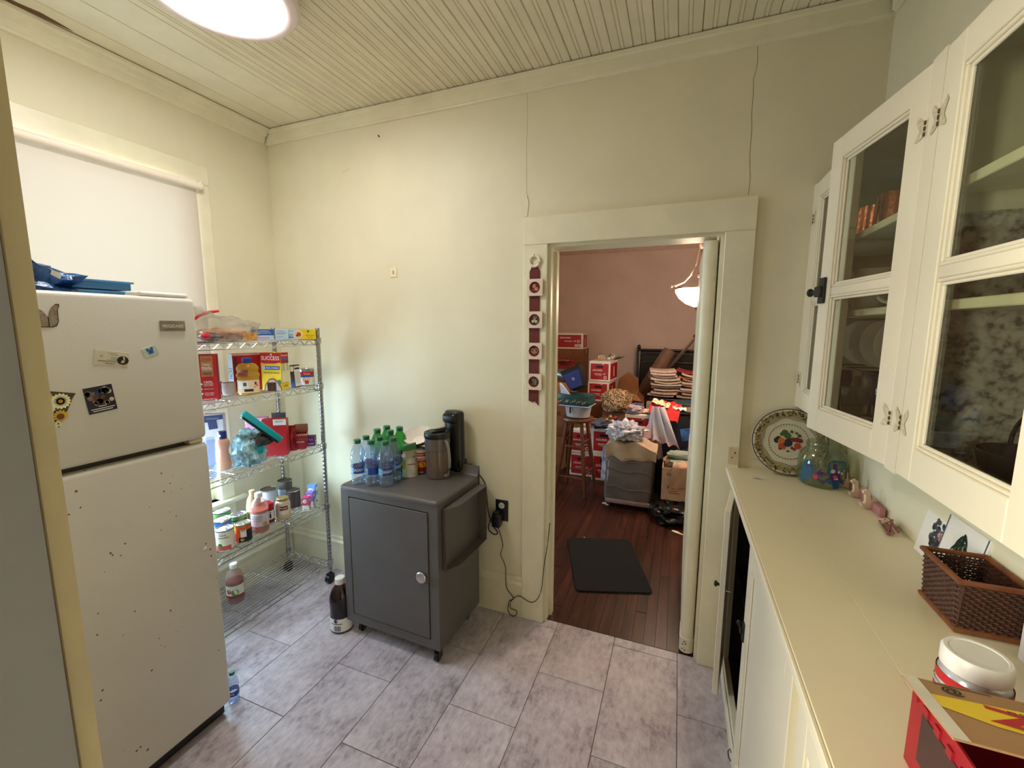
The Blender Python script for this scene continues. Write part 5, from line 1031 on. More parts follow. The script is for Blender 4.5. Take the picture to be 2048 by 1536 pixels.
# left figure: teal fish-like blot, right: dark umbrella-like cap over purple star arms and a blue cup
jd(1, G().poly([(-.022, -.035), (-.008, -.045), (.012, -.015), (.018, .012), (.004, .03), (-.010, .024), (-.022, .0)]), -48, .070)
jd(0, G().poly([(-.004, -.03), (.012, -.01), (.010, .014), (-.002, .012)]), -47, .068, 1); jd(2, G().disc((0, 0), .006), -44, .085, 2)
for k in range(5): jd(2, G().quad(-.0015, .0015, 0, .014).rz(-PI*.2-PI*k/4), -22, .066, 1)
jd(1, G().poly([(-.026, -.012), (-.014, -.022), (.010, -.018), (.030, .004), (.028, .020), (.012, .026), (.002, .024), (-.012, .027), (-.024, .018)]), 22, .085)
for x, y, r in ((-.012, -.004, .006), (.004, -.006, .004), (.014, -.010, .004), (.022, -.002, .003)): jd(4, G().disc((x, y), r), 22, .082, 2)
for a0_ in (95, 170, 30, -40, 215): jd(2, G().poly([(-.006, 0), (.006, 0), (.0035, .036), (-.0035, .036)]).rz(R_(a0_-90)), 18, .058, 1)
jd(2, G().disc((0, 0), .014), 18, .056, 2); jd(3, G().disc((0, 0), .006), 17, .055, 3)
jd(0, G().poly([(-.012, .012), (.014, .012), (.010, -.018), (-.006, -.018)]), 20, .032, 2); jd(0, G().poly([(-.020, .010), (-.010, .012), (-.008, -.006), (-.018, -.004)]), 20, .032, 1); jd(4, G().poly([(-.006, 0), (.006, 0), (.004, .006), (-.003, .006)]), 20, .044, 3)
jd(0, G().quad(0, .018, -.0015, .0015).rz(.3), 34, .034, 1); jd(3, G().disc((0, 0), .007), -26, .048, 1); jd(5, G().disc((0, 0), .0025), -27, .036, 1); jd(5, G().disc((0, 0), .0028), 50, .052, 1); jd(1, G().quad(-.012, .010, -.002, .002).rz(-.7), -14, .032, 1); jd(2, G().poly([(-.008, -.014), (.006, -.012), (.009, .02), (.002, .032), (-.006, .012)]), 66, .058)
O('painting', g, ms, t, smooth=0)
t = thing('paper_strip', 'narrow white paper strip lying on the counter', 'paper', (.338, -.150, ZN+.0005), R_(-8))
O('strip', G().grid(8, 3, lambda u, v: (-.026+.052*u, -.006+.012*v, .0006+.0035*(1-u)**2*abs(v-.5)*2+.0008*math.sin(u*6))), mat('strip_paper', (206, 196, 196), .6), t)
# wooden geese row
PW = mat('pink_wood', (176, 120, 124), .6, var=.08); GW = mat('goose_cream', (226, 200, 172), .5, var=.05)
rk = thing('goose_rack', 'pink wooden rack with three small cream geese along the wall', 'rack', (.648, -.24, ZN))
O('rail', G().rbox(-.009, .009, -.17, .20, .0005, .030, .004, 2), PW, rk)
for y in (.10, .0, -.105):
    prof = [(-.022, .0), (-.004, -.004), (.018, .002), (.026, .018), (.014, .014), (.010, .022), (.012, .044), (.020, .052), (.019, .058), (.008, .064), (.0, .058), (-.002, .040), (-.006, .024), (-.018, .040), (-.026, .018)]
    gs = O('goose', G().prism([(-a, b) for a, b in prof], -.006, .006).xf(Matrix.Rotation(PI/2, 4, 'X')).rz(R_(12)).sh(-.018, y, .006), GW, rk, smooth=30)
t = thing('wooden_goose', 'single larger pale pink wooden goose board by the jar', 'ornament', (.628, .0, ZN))
t.location = (.630, -.055, ZN)
O('board', G().prism([(-.016, 0), (.008, 0), (.018, .02), (.016, .055), (.006, .085), (-.004, .100), (-.014, .098), (-.018, .090), (-.010, .085), (-.012, .06), (-.018, .03)], -.005, .005).xf(Matrix.Rotation(PI/2, 4, 'X')).rz(R_(35)), mat('goose_pink', (206, 166, 150), .5), t, smooth=30)
t = thing('peg_rack', 'folded brown wooden peg rack lying on the counter by the wall', 'rack', (.628, -.51, ZN), R_(-8))
g = G()
for i in range(3): g.rbox(-.012+i*.010, -.006+i*.010, -.05, .05, .001+i*.006, .010+i*.006, .002, 1)
for s_ in (-1, 1): g.tube([(-.012, s_*.05, .006), (.014, -s_*.03, .024)], .003, 6)
O('slats', g, mat('rack_brown', (140, 84, 74), .5, var=.1), t); O('peg', G().cyl((-.012, .02, .012), (.006, .026, .022), .005, 8), mat('rack_pale', (206, 166, 140), .5), t)
# two picture tiles leaning on the wall
def tile_(label, loc, s_, rz, art):
    t = thing('picture_tile', label, 'tile', loc, rot=(0, R_(10), rz))
    O('tile', G().rbox(-.004, .004, -s_/2, s_/2, 0, s_, .001, 1), WHITE, t)
    g = G(); ms = []
    for q, m_ in art:
        if m_ not in ms: ms.append(m_)
        g.mi(ms.index(m_)); g.merge(onface(q, (-.004, 0, 0), (0, -1, 0), (0, 0, 1), (-1, 0, 0), .0008+.0003*ms.index(m_)))
    O('print', g, ms, t, smooth=0)
def tree():
    g = G(); q = random.Random(3)
    for i in range(170):
        v = q.random()**1.3; z = .044+.086*v; wmax = .040*(1-v)+.004; x = q.uniform(-wmax, wmax)
        L = .010; a = math.copysign(.6, x) if abs(x) > .004 else 0
        g.merge(G().poly([(-.0032, 0), (.0032, 0), (.0008, -L*1.4)]).rz(a).sh(x, z, 0))
    return g
TREE = mat('tile_tree', (34, 62, 44), .5); BLUL = mat('tile_line', (70, 84, 110), .5); PORT = mat('tile_figures', (70, 72, 84), .5)
tile_('white tile with a dark green tree behind the wicker basket', (.640, -.800, ZN), .152, 0, [(tree(), TREE), (G().quad(-.074, -.071, .002, .15).quad(.071, .074, .002, .15), BLUL), (G().disc((-.006, .036), .010).disc((.008, .034), .008), mat('tile_brown', (150, 104, 70), .5))])
q = random.Random(8)
tile_('white tile with dark figures left of the tree tile', (.648, -.690, ZN), .140, R_(0), [(G().merge(blobs(8, 26, -.022, .022, .045, .115, .005, .011)), PORT), (blobs(9, 6, .006, .026, .07, .10, .004, .007), mat('tile_rose', (196, 140, 130), .5)), (G().disc((-.004, .032), .009), PORT), (lines([(-.035, .035, .016), (-.02, .02, .012)], .002), PORT)])
# wicker basket
def basket():
    x0, x1, y0, y1, z0, z1 = .556, .655, -1.012, -.885, ZN+.001, ZN+.112
    t = thing('wicker_basket', 'dark brown rectangular wicker basket on the counter', 'basket', ((x0+x1)/2, (y0+y1)/2, ZN))
    WK = mat('wicker', (74, 42, 28), .5, var=.2, vs=60); WKR = mat('wicker_rim', (122, 70, 40), .45, var=.12, vs=40)
    per = []
    n1, n2 = 14, 12
    for i in range(n1): per.append((x0, y1+(y0-y1)*i/n1, -1, 0))
    for i in range(n2): per.append((x0+(x1-x0)*i/n2, y0, 0, -1))
    for i in range(n1): per.append((x1, y0+(y1-y0)*i/n1, 1, 0))
    for i in range(n2): per.append((x1+(x0-x1)*i/n2, y1, 0, 1))
    rows = 17; g = G()
    for r in range(rows):
        z = z0+.012+(z1-z0-.022)*r/(rows-1); fl = .006*(r/(rows-1))
        g.tube([(x+nx*(fl+(.0022 if (i+r) % 2 else -.0022)), y+ny*(fl+(.0022 if (i+r) % 2 else -.0022)), z) for i, (x, y, nx, ny) in enumerate(per)], .0026, 5, True)
    O('weave', g, WK, t, w=True)
    g = G()
    for i, (x, y, nx, ny) in enumerate(per): g.tube([(x, y, z0), (x+nx*.006, y+ny*.006, z1-.004)], .0016, 5)
    O('stakes', g, WK, t, w=True)
    for z, f_, nm in ((z1, .008, 'rim'), (z0+.006, .003, 'base_rim')): O(nm, G().tube([(x0-f_, y1+f_, z), (x0-f_, y0-f_, z), (x1+f_*.3, y0-f_, z), (x1+f_*.3, y1+f_, z)], .006, 8, True), WKR, t, w=True)
    O('bottom', G().box(x0, x1, y0, y1, z0, z0+.005), WK, t, w=True, smooth=0)
basket()
t = thing('supplement_jar', 'white lidded jar with red and silver label on the counter', 'jar', (.455, -1.262, ZN+.0005))
O('jar_body', G().lathe([(0, .002), (.038, 0), (.042, .006), (.042, .074), (.036, .086), (.033, .088)], n=32, cap=False), mat('jar_silver', (196, 196, 200), .25, .4), t, smooth=50)
O('lid', G().lathe([(.0395, .086), (.0405, .088), (.0405, .110), (.0375, .1145), (.033, .1145), (.032, .113), (0, .113)], n=40, cap=False), WHITE, t, smooth=40)
cprints(t, .042, [('r', -180, 180, .062, .076, RED), ('r', -180, 180, .010, .048, RED), ('r', -180, 180, .050, .056, mat('band_silver', (220, 222, 228), .2, .8)), ('t', -15, .030, .020, .05, 'Cho', PAPER), ('r', 30, 60, .012, .046, PAPER)])
# opened carton at the near end of the counter
t = thing('snack_carton', 'opened red and kraft cardboard carton at the near counter end', 'box', (.46, -1.545, ZN), R_(0))
bx0, bx1, by0, by1, bz = .332, .60, -1.72, -1.375, ZN+.125
g = G().box(bx0, bx1, by0, by1, ZN+.001, ZN+.004).box(bx0, bx0+.003, by0, by1, ZN+.004, bz).box(bx1-.003, bx1, by0, by1, ZN+.004, bz).box(bx0+.003, bx1-.003, by1-.003, by1, ZN+.004, bz).box(bx0+.003, bx1-.003, by0, by0+.003, ZN+.004, bz)
O('carton_body', g, mat('carton_red', (150, 24, 34), .5, var=.06), t, w=True, smooth=0)
fp = O('top_flap', G().rbox(-.142, .142, -.12, .0, 0, .003, .001, 1).rx(R_(-8)).sh(.459, by1, bz+.001), KRAFT, t, w=True)
fl_ = [(-.142+.03, -.05)]
def flapxf(q): return q.rx(R_(-8)).sh(.459, by1, bz+.001)
g = G(); ms = [YEL, RED, INK, mat('flap_white', (226, 216, 200), .6)]
g.mi(3); g.merge(G().quad(-.142, -.125, -.12, 0, .0036)); g.mi(0); g.merge(G().poly([(-.125, -.036), (-.03, -.028), (.05, -.034), (.06, -.06), (.03, -.085), (-.08, -.075), (-.125, -.06)], .0038))
g.mi(1); g.merge(T('ZL', .034, .10, .04).rz(R_(-8)).sh(-.03, -.056, .0042)); g.mi(2); g.merge(T('natural', .010, .06).sh(-.02, -.036, .0042)); g.merge(T('@', .018, .022, .01).sh(-.095, -.018, .0040)); g.merge(lines([(-.11, -.05, -.006), (-.02, .05, -.008), (.07, .12, -.012)]).sh(0, 0, .004))
O('print', flapxf(g), ms, t, w=True, smooth=0)
for i in range(12): O('perforation', G().box(bx0-.003, bx0, by1-.018-i*.027, by1-.006-i*.027, bz-.02-.002*i, bz-.008-.002*i), mat('carton_red', (150, 24, 34), .5), t, w=True, smooth=0)
O('window_print', G().box(bx0-.0012, bx0-.0004, by1-.20, by1-.03, ZN+.03, ZN+.10), mat('carton_brown', (66, 40, 38), .5), t, w=True, smooth=0)
t = thing('kraft_bag', 'folded tan paper bag lying behind the red carton', 'bag', (.615, -1.29, ZN))
O('bag', G().blob((.615, -1.29, ZN+.016), (.038, .07, .02), .2, 3, 3, 22, 12, .6, ZN+.0012), mat('bag_tan', (176, 140, 76), .5, var=.1, bump=.2, bs=30), t, w=True)
t = thing('white_box', 'white carton with grey panel beside the wicker basket', 'box', (.62, -1.09, ZN))
O('carton_body', G().rbox(.622, .660, -1.20, -1.06, ZN+.0005, ZN+.15, .002, 1), mat('box_offwhite', (214, 208, 208), .5), t, w=True)
O('printed_panel', G().box(.6208, .6216, -1.18, -1.08, ZN+.02, ZN+.06), GREYP, t, w=True, smooth=0)
# ================================================================ dining room
ch = thing('chandelier', 'lit bowl chandelier on curved metal arms in the dining room', 'chandelier', (.148, 1.90, H))
BRZ = mat('bronze_metal', (74, 56, 44), .35, .8, var=.05); NIK = mat('nickel_metal', (170, 150, 134), .3, .8, var=.05)
O('stem', G().cyl((.148, 1.9, H), (.148, 1.9, 2.0), .009, 10).lathe([(.06, 0), (.06, -.01), (.02, -.035), (.009, -.05)], (.148, 1.9, H), 20).lathe([(.009, 0), (.03, .008), (.034, .03), (.02, .045), (.009, .06)], (.148, 1.9, 2.02), 18), BRZ, ch, w=True)
O('hub', G().lathe([(.009, -.03), (.02, -.028), (.032, -.01), (.034, .01), (.02, .025), (.009, .03)], (.148, 1.9, 2.285), 20), NIK, ch, w=True)
for k in range(3):
    a = PI+k*2*PI/3; c, s = math.cos(a), math.sin(a)
    pts = [(.025, 2.285), (.032, 2.22), (.045, 2.13), (.08, 2.05), (.13, 1.99), (.19, 1.965), (.225, 1.96)]
    ar = O('arm', G().tube([(.148+r*c, 1.9+r*s, z) for r, z in pts], .007, 7), NIK, ch, w=True)
    f = O('finial', G().blob((.148+.232*c, 1.9+.232*s, 1.958), (.013, .013, .013), .05, 2, k, 12, 8).tube([(.148+(.232+q)*c, 1.9+(.232+q)*s, z) for q, z in ((0, 1.958), (.012, 1.95), (.014, 1.935), (.004, 1.925))], .004, 6), NIK, ar); f.location = -Vector(ch['_o'])
O('rim', G().lathe([(.196, -.004), (.203, 0), (.203, .012), (.196, .016)], (.148, 1.9, 1.93), 40, cap=False), NIK, ch, w=True)
O('bowl', G().lathe([(0, -.145), (.05, -.140), (.11, -.115), (.165, -.07), (.195, -.02), (.198, 0)], (.148, 1.9, 1.925), 40, cap=False), mat('lamp_bowl_glow', (255, 222, 188), .5, var=0, emit=BOWL_W), ch, w=True)
O('bottom_finial', G().lathe([(0, -.085), (.008, -.08), (.014, -.065), (.008, -.055), (.016, -.045), (.030, -.02), (.038, .0), (0, .004)], (.148, 1.9, 1.782), 18, cap=False), BRZ, ch, w=True)
mt_ = thing('door_mat', 'black rubber backed door mat on the dark wood floor', 'mat', (-.393, .713, 0), R_(18.5))
MATB = mat('mat_black', (7, 7, 8), .9, var=.2, vs=150, bump=.6, bs=260)
O('mat', G().rbox(-.232, .232, -.332, .332, .0005, .009, .03, 4, 'z'), MATB, mt_)
O('edging', G().rbox(-.238, .238, -.338, .338, .0005, .004, .033, 4, 'z'), BLK, mt_)
OIR = mat('oilbox_red', (166, 30, 40), .5, var=.05); OIW = mat('oilbox_white', (232, 222, 218), .55, var=.03)
def oilbox(label, loc, dim=(.25, .40, .24), rz=0., wide=False, hole=True, top=True):
    t = thing('oil_box', label, 'box', loc, rz, 'red and white motor oil boxes'); w, d, h = dim
    O('carton_body', G().rbox(-w/2, w/2, -d/2, d/2, 0, h, .002, 1), OIW, t)
    it = [('r', 'f', -.43, .43, .09, .88, OIR), ('r', 'r', -.45, .45, .09, .88, OIR), ('r', 'l', -.45, .45, .09, .88, OIR), ('r', 'r', -.05, .05, .2, .7, OIW)]
    if wide: it += [('t', 'f', -.16, .70, .10, .42, 'ASSURED', PAPER), ('t', 'f', .03, .50, .10, .42, 'motor oil', PAPER), ('o', 'f', .33, .48, .09, PAPER), ('o', 'f', .33, .48, .055, OIR), ('r', 'f', .20, .42, .14, .30, PAPER)]+[('r', 'f', .22+.02*i, .23+.02*i, .17, .28, INK) for i in range(9)]
    else:
        it += [('t', 'f', -.10, .55, .085, .48, 'ASSURED', PAPER), ('t', 'f', .02, .38, .085, .52, 'motor oil', PAPER), ('t', 'f', -.04, .30, .03, .3, 'SAE 10W30', PAPER), ('o', 'f', .28, .20, .075, PAPER), ('o', 'f', .28, .20, .045, OIR), ('r', 'f', .12, .20, .84, .865, PAPER)]
    prints(t, dim, it)
    if hole and not wide: O('hand_hole', G().rbox(-.042, .042, -d/2-.0016, -d/2-.0008, h*.67, h*.78, .0003, 1), INK, t)
    return t
KB = mat('kraft_brown', (150, 104, 66), .75, var=.08, vs=6, bump=.08, bs=80); KB2 = mat('kraft_dark', (124, 78, 50), .75, var=.1, vs=6)
def plainbox(label, loc, dim, rz=0., m=KB, name='cardboard_box', items=()):
    t = thing(name, label, 'box', loc, rz); w, d, h = dim
    O('carton_body', G().rbox(-w/2, w/2, -d/2, d/2, 0, h, .003, 1), m, t)
    O('tape', G().box(-w/2-.0008, w/2+.0008, -.025, .025, h-.06, h+.0008), mat('tape_tan', (186, 150, 104), .3), t, smooth=0)
    if items: prints(t, dim, items)
    return t
# far left: stack against the far wall
plainbox('tall brown carton in the far corner carrying the red oil box', (-1.50, 4.18, 0), (.48, .36, 1.295), 0, KB2)
oilbox('wide red and white oil box on top of the tall far carton', (-1.478, 4.16, 1.2975), (.40, .28, .228), 0, True)
plainbox('brown carton holding the autumn leaves in the far corner', (-1.42, 3.62, 0), (.42, .30, .948), 0, KB2)
t = thing('autumn_garland', 'heap of dark red and orange artificial autumn leaves in the corner', 'garland', (-1.42, 3.60, .951))
q = random.Random(12); LM = [mat('leaf_dark_red', (120, 22, 26), .6, var=.2), mat('leaf_red', (166, 40, 32), .6, var=.2), mat('leaf_orange', (214, 120, 40), .6, var=.2)]
for i in range(70):
    u = q.uniform(-1, 1); x = -1.42+.18*u; y = 3.60+q.uniform(-.12, .12); z = .965+q.uniform(0, .23)*(1-.3*abs(u)); r = q.uniform(.028, .05)
    g = G().poly([(r*(1 if k % 2 else .5)*math.cos(2*PI*k/10), r*(1 if k % 2 else .5)*math.sin(2*PI*k/10)) for k in range(10)])
    g.v = [Vector((p.x, p.y, abs(p.x)*.25)) for p in g.v]
    g.xf(Matrix.Translation((x, y, z)) @ Matrix.Rotation(q.uniform(0, 6), 4, 'Z') @ Matrix.Rotation(q.uniform(.5, 1.9), 4, 'X'))
    O('leaf', g, LM[2 if i % 9 == 0 else i % 2], t, w=True, smooth=0)
O('garland_core', G().blob((-1.42, 3.61, 1.05), (.17, .11, .10), .25, 3, 2, 20, 12, 1, .953), LM[0], t, w=True)
O('ribbon_band', G().box(-1.60, -1.33, 3.462, 3.468, 1.165, 1.18), mat('band_rose', (150, 90, 84), .5), t, w=True, smooth=0)
# brown cartons left edge, silver tub
plainbox('brown carton with black lettering at the left of the stool', (-1.33, 2.75, .36), (.36, .34, .36), 0, KB2, items=[('t', 'f', .18, .75, .12, .3, 'LINE', INK)])
plainbox('brown carton under the lettered carton at the left', (-1.33, 2.76, 0), (.38, .36, .358), 0, KB)
plainbox('brown carton carrying the silver pail behind the stool', (-1.25, 2.72, .722), (.30, .28, .26), 0, KB)
t = thing('silver_pail', 'shiny silver pail lying on its side behind the stool', 'pail', (-1.24, 2.70, .983))
O('pail', G().lathe([(0, 0), (.062, 0), (.064, .01), (.076, .15), (.079, .152), (.079, .157), (.074, .155), (.062, .012), (0, .010)], n=28, cap=False).ry(R_(100)).sh(-.06, 0, .090), mat('silver_pail', (150, 176, 190), .2, .9, var=.1, vs=20), t)
# pair of oil boxes
plainbox('brown carton under the pair of stacked oil boxes', (-.84, 3.20, 0), (.30, .40, .728), 0, KB2)
oilbox('lower of the two stacked oil boxes behind the navy bin', (-.855, 3.20, .7295), rz=R_(-4))
ob = oilbox('upper of the two stacked oil boxes with silver ornaments sticking out', (-.840, 3.19, .971), rz=R_(-5))
t = thing('ornament_bundle', 'bundle of silver and green decorations poking from the oil box', 'decorations', (-.82, 3.19, 1.2125))
q = random.Random(4); SLV = mat('ornament_silver', (206, 200, 196), .3, .4); PIN = mat('pine_green', (44, 58, 44), .6); CRE = mat('ornament_tan', (196, 150, 104), .5)
for i in range(7):
    x, y = q.uniform(-.07, .08), q.uniform(-.12, .10); c_ = (-.82+x, 3.19+y, 1.225+q.uniform(.01, .05))
    if i % 2: O('ring', G().tube([(c_[0]+.025*math.cos(2*PI*k/14), c_[1]+.01*math.sin(2*PI*k/14), c_[2]+.022*math.sin(2*PI*k/14)) for k in range(14)], .006, 6, True), SLV, t, w=True)
    else: O('bulb', G().blob((c_[0], c_[1], 1.237), (.028, .028, .024), .1, 3, i, 14, 10), SLV if i % 4 else CRE, t, w=True)
for x, L, a in ((-.80, .09, 50), (-.70, .12, 20), (-.72, .10, 25)): O('sprig', G().tube([(x, 3.12, 1.225), (x+L*math.cos(R_(a))*.6, 3.11, 1.225+L*math.sin(R_(a))*.6), (x+L*math.cos(R_(a)), 3.10, 1.23+L*math.sin(R_(a)))], .008, 6, taper=[.5, 1, .3]), PIN, t, w=True)
# open flapped carton
t = thing('open_carton', 'open brown carton with bent flaps beside the oil box pair', 'box', (-.555, 3.15, 0))
O('carton_body', G().box(-.13, .13, -.16, .16, 0, .01).box(-.13, -.122, -.16, .16, .01, .84).box(.122, .13, -.16, .16, .01, .84).box(-.122, .122, -.16, -.152, .01, .84).box(-.122, .122, .152, .16, .01, .84), KB, t, smooth=0)
O('flap', G().add([(-.13, -.16, .84), (.13, -.16, .84), (.20, -.28, .78), (-.03, -.27, .80)], [(0, 1, 2, 3)]), KB, t); O('flap', G().add([(-.13, .16, .84), (.13, .16, .84), (.12, .13, 1.0), (.0, .10, 1.07), (-.11, .15, .98)], [(0, 1, 2, 3, 4)]), KB, t)
O('flap', G().add([(-.13, -.15, .84), (-.13, .15, .84), (-.04, .08, 1.03), (-.06, -.10, .97)], [(0, 1, 2, 3)]), KRAFT, t); O('flap', G().add([(.13, -.15, .84), (.13, .15, .84), (.20, .10, .78), (.22, -.12, .70)], [(0, 1, 2, 3)]), KB2, t)
# dark headboard
DKW = mat('dark_wood', (30, 22, 20), .3, var=.15, vs=10)
hb = thing('dark_headboard', 'black carved wooden headboard standing against the far wall', 'headboard', (-.10, 4.36, 0))
O('panel', G().rbox(-.40, .80, -.02, .02, .25, 1.27, .004, 1), DKW, hb); O('top_rail', G().rbox(-.44, .84, -.035, .035, 1.27, 1.305, .012, 3).rbox(-.42, .82, -.03, .03, 1.22, 1.24, .006, 2), DKW, hb)
for x in (-.43, .83): O('post', G().rbox(x-.028, x+.028, -.03, .03, 0, 1.30, .006, 2).blob((x, -.01, 1.325), (.026, .03, .04), .05, 2, 1, 14, 10), DKW, hb)
for z in (.55, .85, 1.10): O('moulding', G().rbox(-.36, .76, -.028, -.02, z, z+.025, .004, 2), DKW, hb)
# trunk with newspapers
t = thing('storage_chest', 'black storage trunk under the newspaper heap', 'chest', (.02, 3.28, 0))
O('chest', G().rbox(-.30, .36, -.20, .22, 0, .74, .012, 2), BLK, t); O('lid', G().rbox(-.31, .37, -.21, .23, .742, .80, .015, 3), BLK, t)
O('lock', G().rbox(-.03, .03, -.216, -.211, .70, .76, .003, 1), METAL, t)
PAPM = [mat('newsprint_a', (206, 186, 170), .8, var=.12, vs=40), mat('newsprint_b', (190, 164, 150), .8, var=.12, vs=40), mat('newsprint_c', (222, 196, 186), .8, var=.1, vs=40), mat('newsprint_red', (150, 30, 40), .6), mat('newsprint_orange', (212, 130, 70), .7)]
q = random.Random(9)
words = ['bottom', 'second', 'third', 'fourth', 'fifth', 'sixth', 'seventh', 'eighth', 'ninth', 'top']
for st, (cx, cy, z0, n) in enumerate(((-.14, 3.20, .815, 10), (.18, 3.22, .81, 10))):
    z = z0
    for i in range(n):
        w, d, th = q.uniform(.26, .34), q.uniform(.22, .30), q.uniform(.014, .022)
        bend = q.uniform(.01, .035); s_ = q.uniform(-.4, .4)
        m = PAPM[3] if st == 1 and i == n-1 else PAPM[4] if st == 1 and i == n-3 else PAPM[q.randrange(3)]
        t = thing('newspaper', '%s folded newspaper from below in the %s heap on the trunk' % (words[i] if i != n-1 else 'uppermost', 'left' if st == 0 else 'right'), 'newspaper', (cx+q.uniform(-.03, .03), cy+q.uniform(-.03, .03), z), s_*.5, 'newspapers on the trunk')
        def shp(p, b=bend, w=w, i=i): return (p.x, p.y, p.z+(b*((p.x/w*2)**2)*(1 if i > 3 else .3) if st == 0 or p.x < 0 else 0))
        O('folded_sheets', G().grid(9, 2, lambda u, v: ((u-.5)*w, -d/2+d*v, .0005)).grid(9, 2, lambda u, v: ((u-.5)*w, -d/2+d*v, th)).grid(9, 2, lambda u, v: ((u-.5)*w, -d/2, .0005+(th-.0005)*v)).grid(9, 2, lambda u, v: ((u-.5)*w, d/2, .0005+(th-.0005)*v)).fn(shp), m, t, smooth=30)
        O('fold_line', G().grid(9, 2, lambda u, v: ((u-.5)*w, -d/2-.0006, th*.45+.0015*v)).fn(shp), mat('fold_dark', (110, 84, 74), .8), t, smooth=0)  # darker line along the fold
        z += th+.016 if i < n-1 and bend > .02 else th+.008
plainbox('pale shallow box in front of the trunk below the newspapers', (-.19, 2.87, 0), (.22, .18, .78), 0, mat('pale_box', (150, 128, 118), .7), name='cardboard_box')
t = thing('wrapped_roll', 'brown rolled rug in clear plastic leaning towards the headboard', 'roll', (-.77, 3.66, 0))
RUG = mat('rug_brown', (124, 88, 70), .35, var=.2, vs=14, bump=.3, bs=30)
P0, P1 = Vector((-.40, 3.66, .73)), Vector((-.095, 3.66, 1.33))
pts = [P0+(P1-P0)*k/8 for k in range(9)]
O('roll', G().tube([(-.735, 3.66, .07), (-.58, 3.66, .375)]+[tuple(p) for p in pts], .085, 16, taper=[.8, .9, .9, .95, 1.0, 1, 1.05, 1, .95, .9, .75]), RUG, t, w=True)
O('plastic_wrap', G().tube([tuple(p) for p in pts], .092, 16, taper=[.75, 1, 1.02, 1.02, 1.08, 1.03, .98, .92, .8]), clear('wrap_film', (226, 206, 190), mixd=.12, rough=.1), t, w=True)
t = thing('metal_crutch', 'grey metal crutch with dark grip leaning over the newspapers', 'crutch', (-.10, 3.90, 0))
A, B = Vector((-.40, 3.58, .012)), Vector((.25, 3.90, 1.545))
A = Vector((-.72, 3.62, .25)); 
A2 = Vector((-.12, 3.90, 1.04)); dir_ = (B-A2).normalized(); foot = A2-dir_*1.32
foot = A2+(A2-B)*((A2.z-.01)/(B.z-A2.z))
O('shaft', G().tube([tuple(foot), tuple(B)], .014, 10).tube([tuple(foot+(B-foot)*.55+Vector((0, -.03, .03))), tuple(B+Vector((0, -.03, .02)))], .012, 10), mat('crutch_grey', (150, 136, 128), .35, .7), t, w=True)
O('grip', G().tube([tuple(B-dir_*.10+Vector((0, -.015, .015))), tuple(B+dir_*.03+Vector((0, -.015, .015)))], .032, 10), mat('grip_dark', (50, 46, 54), .6), t, w=True)
# stool with its pile
ST = mat('stool_wood', (104, 62, 38), .35, var=.12, vs=20)
sx, sy = -.885, 1.95
t = thing('bar_stool', 'round brown wooden bar stool stacked with tins and bins', 'stool', (sx, sy, 0))
O('seat', G().lathe([(0, .708), (.14, .708), (.158, .716), (.163, .730), (.158, .744), (.145, .748), (.12, .742), (0, .740)], (sx, sy, 0), 36, cap=False), ST, t, w=True)
LG = []
for k in range(4):
    a = R_(45+90*k-8); top = Vector((sx+.105*math.cos(a), sy+.105*math.sin(a), .712)); bot = Vector((sx+.215*math.cos(a), sy+.215*math.sin(a), 0)); LG.append((top, bot))
    O('leg', G().tube([tuple(bot+(top-bot)*k_/6) for k_ in range(7)], .0185, 10, taper=[.75, .9, 1, 1.1, 1.05, 1, .9]), ST, t, w=True)
for k in range(4):
    for zf in ((.30, .72) if k % 2 else (.24, .66)):
        p, q_ = LG[k][1]+(LG[k][0]-LG[k][1])*zf, LG[(k+1) % 4][1]+(LG[(k+1) % 4][0]-LG[(k+1) % 4][1])*zf
        O('rung', G().tube([tuple(p), tuple((p+q_)/2), tuple(q_)], .010, 8, taper=[.8, 1.2, .8]), ST, t, w=True)
t = thing('plastic_tub', 'white grey plastic tub standing on the bar stool', 'tub', (sx+.012, sy-.01, .749))
O('tub', G().lathe([(0, .003), (.10, 0), (.112, .006), (.128, .105), (.134, .108), (.134, .114), (.126, .112), (.108, .012), (0, .010)], n=32, cap=False).fn(lambda p: (p.x, p.y*.85, p.z)), mat('tub_grey', (176, 178, 186), .4), t, smooth=40)
O('lid', G().rbox(-.155, .140, -.125, .125, .116, .123, .003, 1).rz(R_(-6)), mat('tub_lid_blue', (176, 192, 222), .4), t)
O('clip', G().rbox(-.06, -.045, -.118, -.108, .05, .11, .003, 1), INK, t)
t = thing('floral_tin', 'dark teal tin box with small painted flowers on the tub', 'tin', (sx-.005, sy-.01, .8735), R_(-8))
O('tin_body', G().rbox(-.155, .155, -.105, .105, 0, .100, .008, 2), mat('tin_teal', (18, 66, 70), .3, var=.15, vs=12), t)
g = G(); ms = [mat('flower_pink', (196, 110, 120), .5), mat('flower_cream', (210, 180, 140), .5), mat('flower_leaf2', (120, 140, 50), .5)]
for i in range(15):
    x = -.14+.02*i; m_ = i % 3; g.mi(m_); g.merge(onface(daisy(0, 0, .009+.006*(i % 4 == 0), 7), (x, -.105, .028+.010*((i*7) % 3)), (1, 0, 0), (0, 0, 1), (0, -1, 0), .0008+.0002*m_))
O('painted_flowers', g, ms, t, smooth=0); O('lid_line', G().box(-.156, .156, -.1058, -.1052, .082, .084), INK, t, smooth=0)
t = thing('navy_bin', 'navy and black plastic bin tipped forward on the floral tin', 'bin', (sx-.012, sy, .974))
BIN = mat('bin_black', (14, 14, 20), .3); BINB = mat('bin_navy', (34, 52, 128), .3, var=.1)
Mx = Matrix.Translation((0, 0, .003)) @ Matrix.Rotation(R_(-28), 4, 'Y')
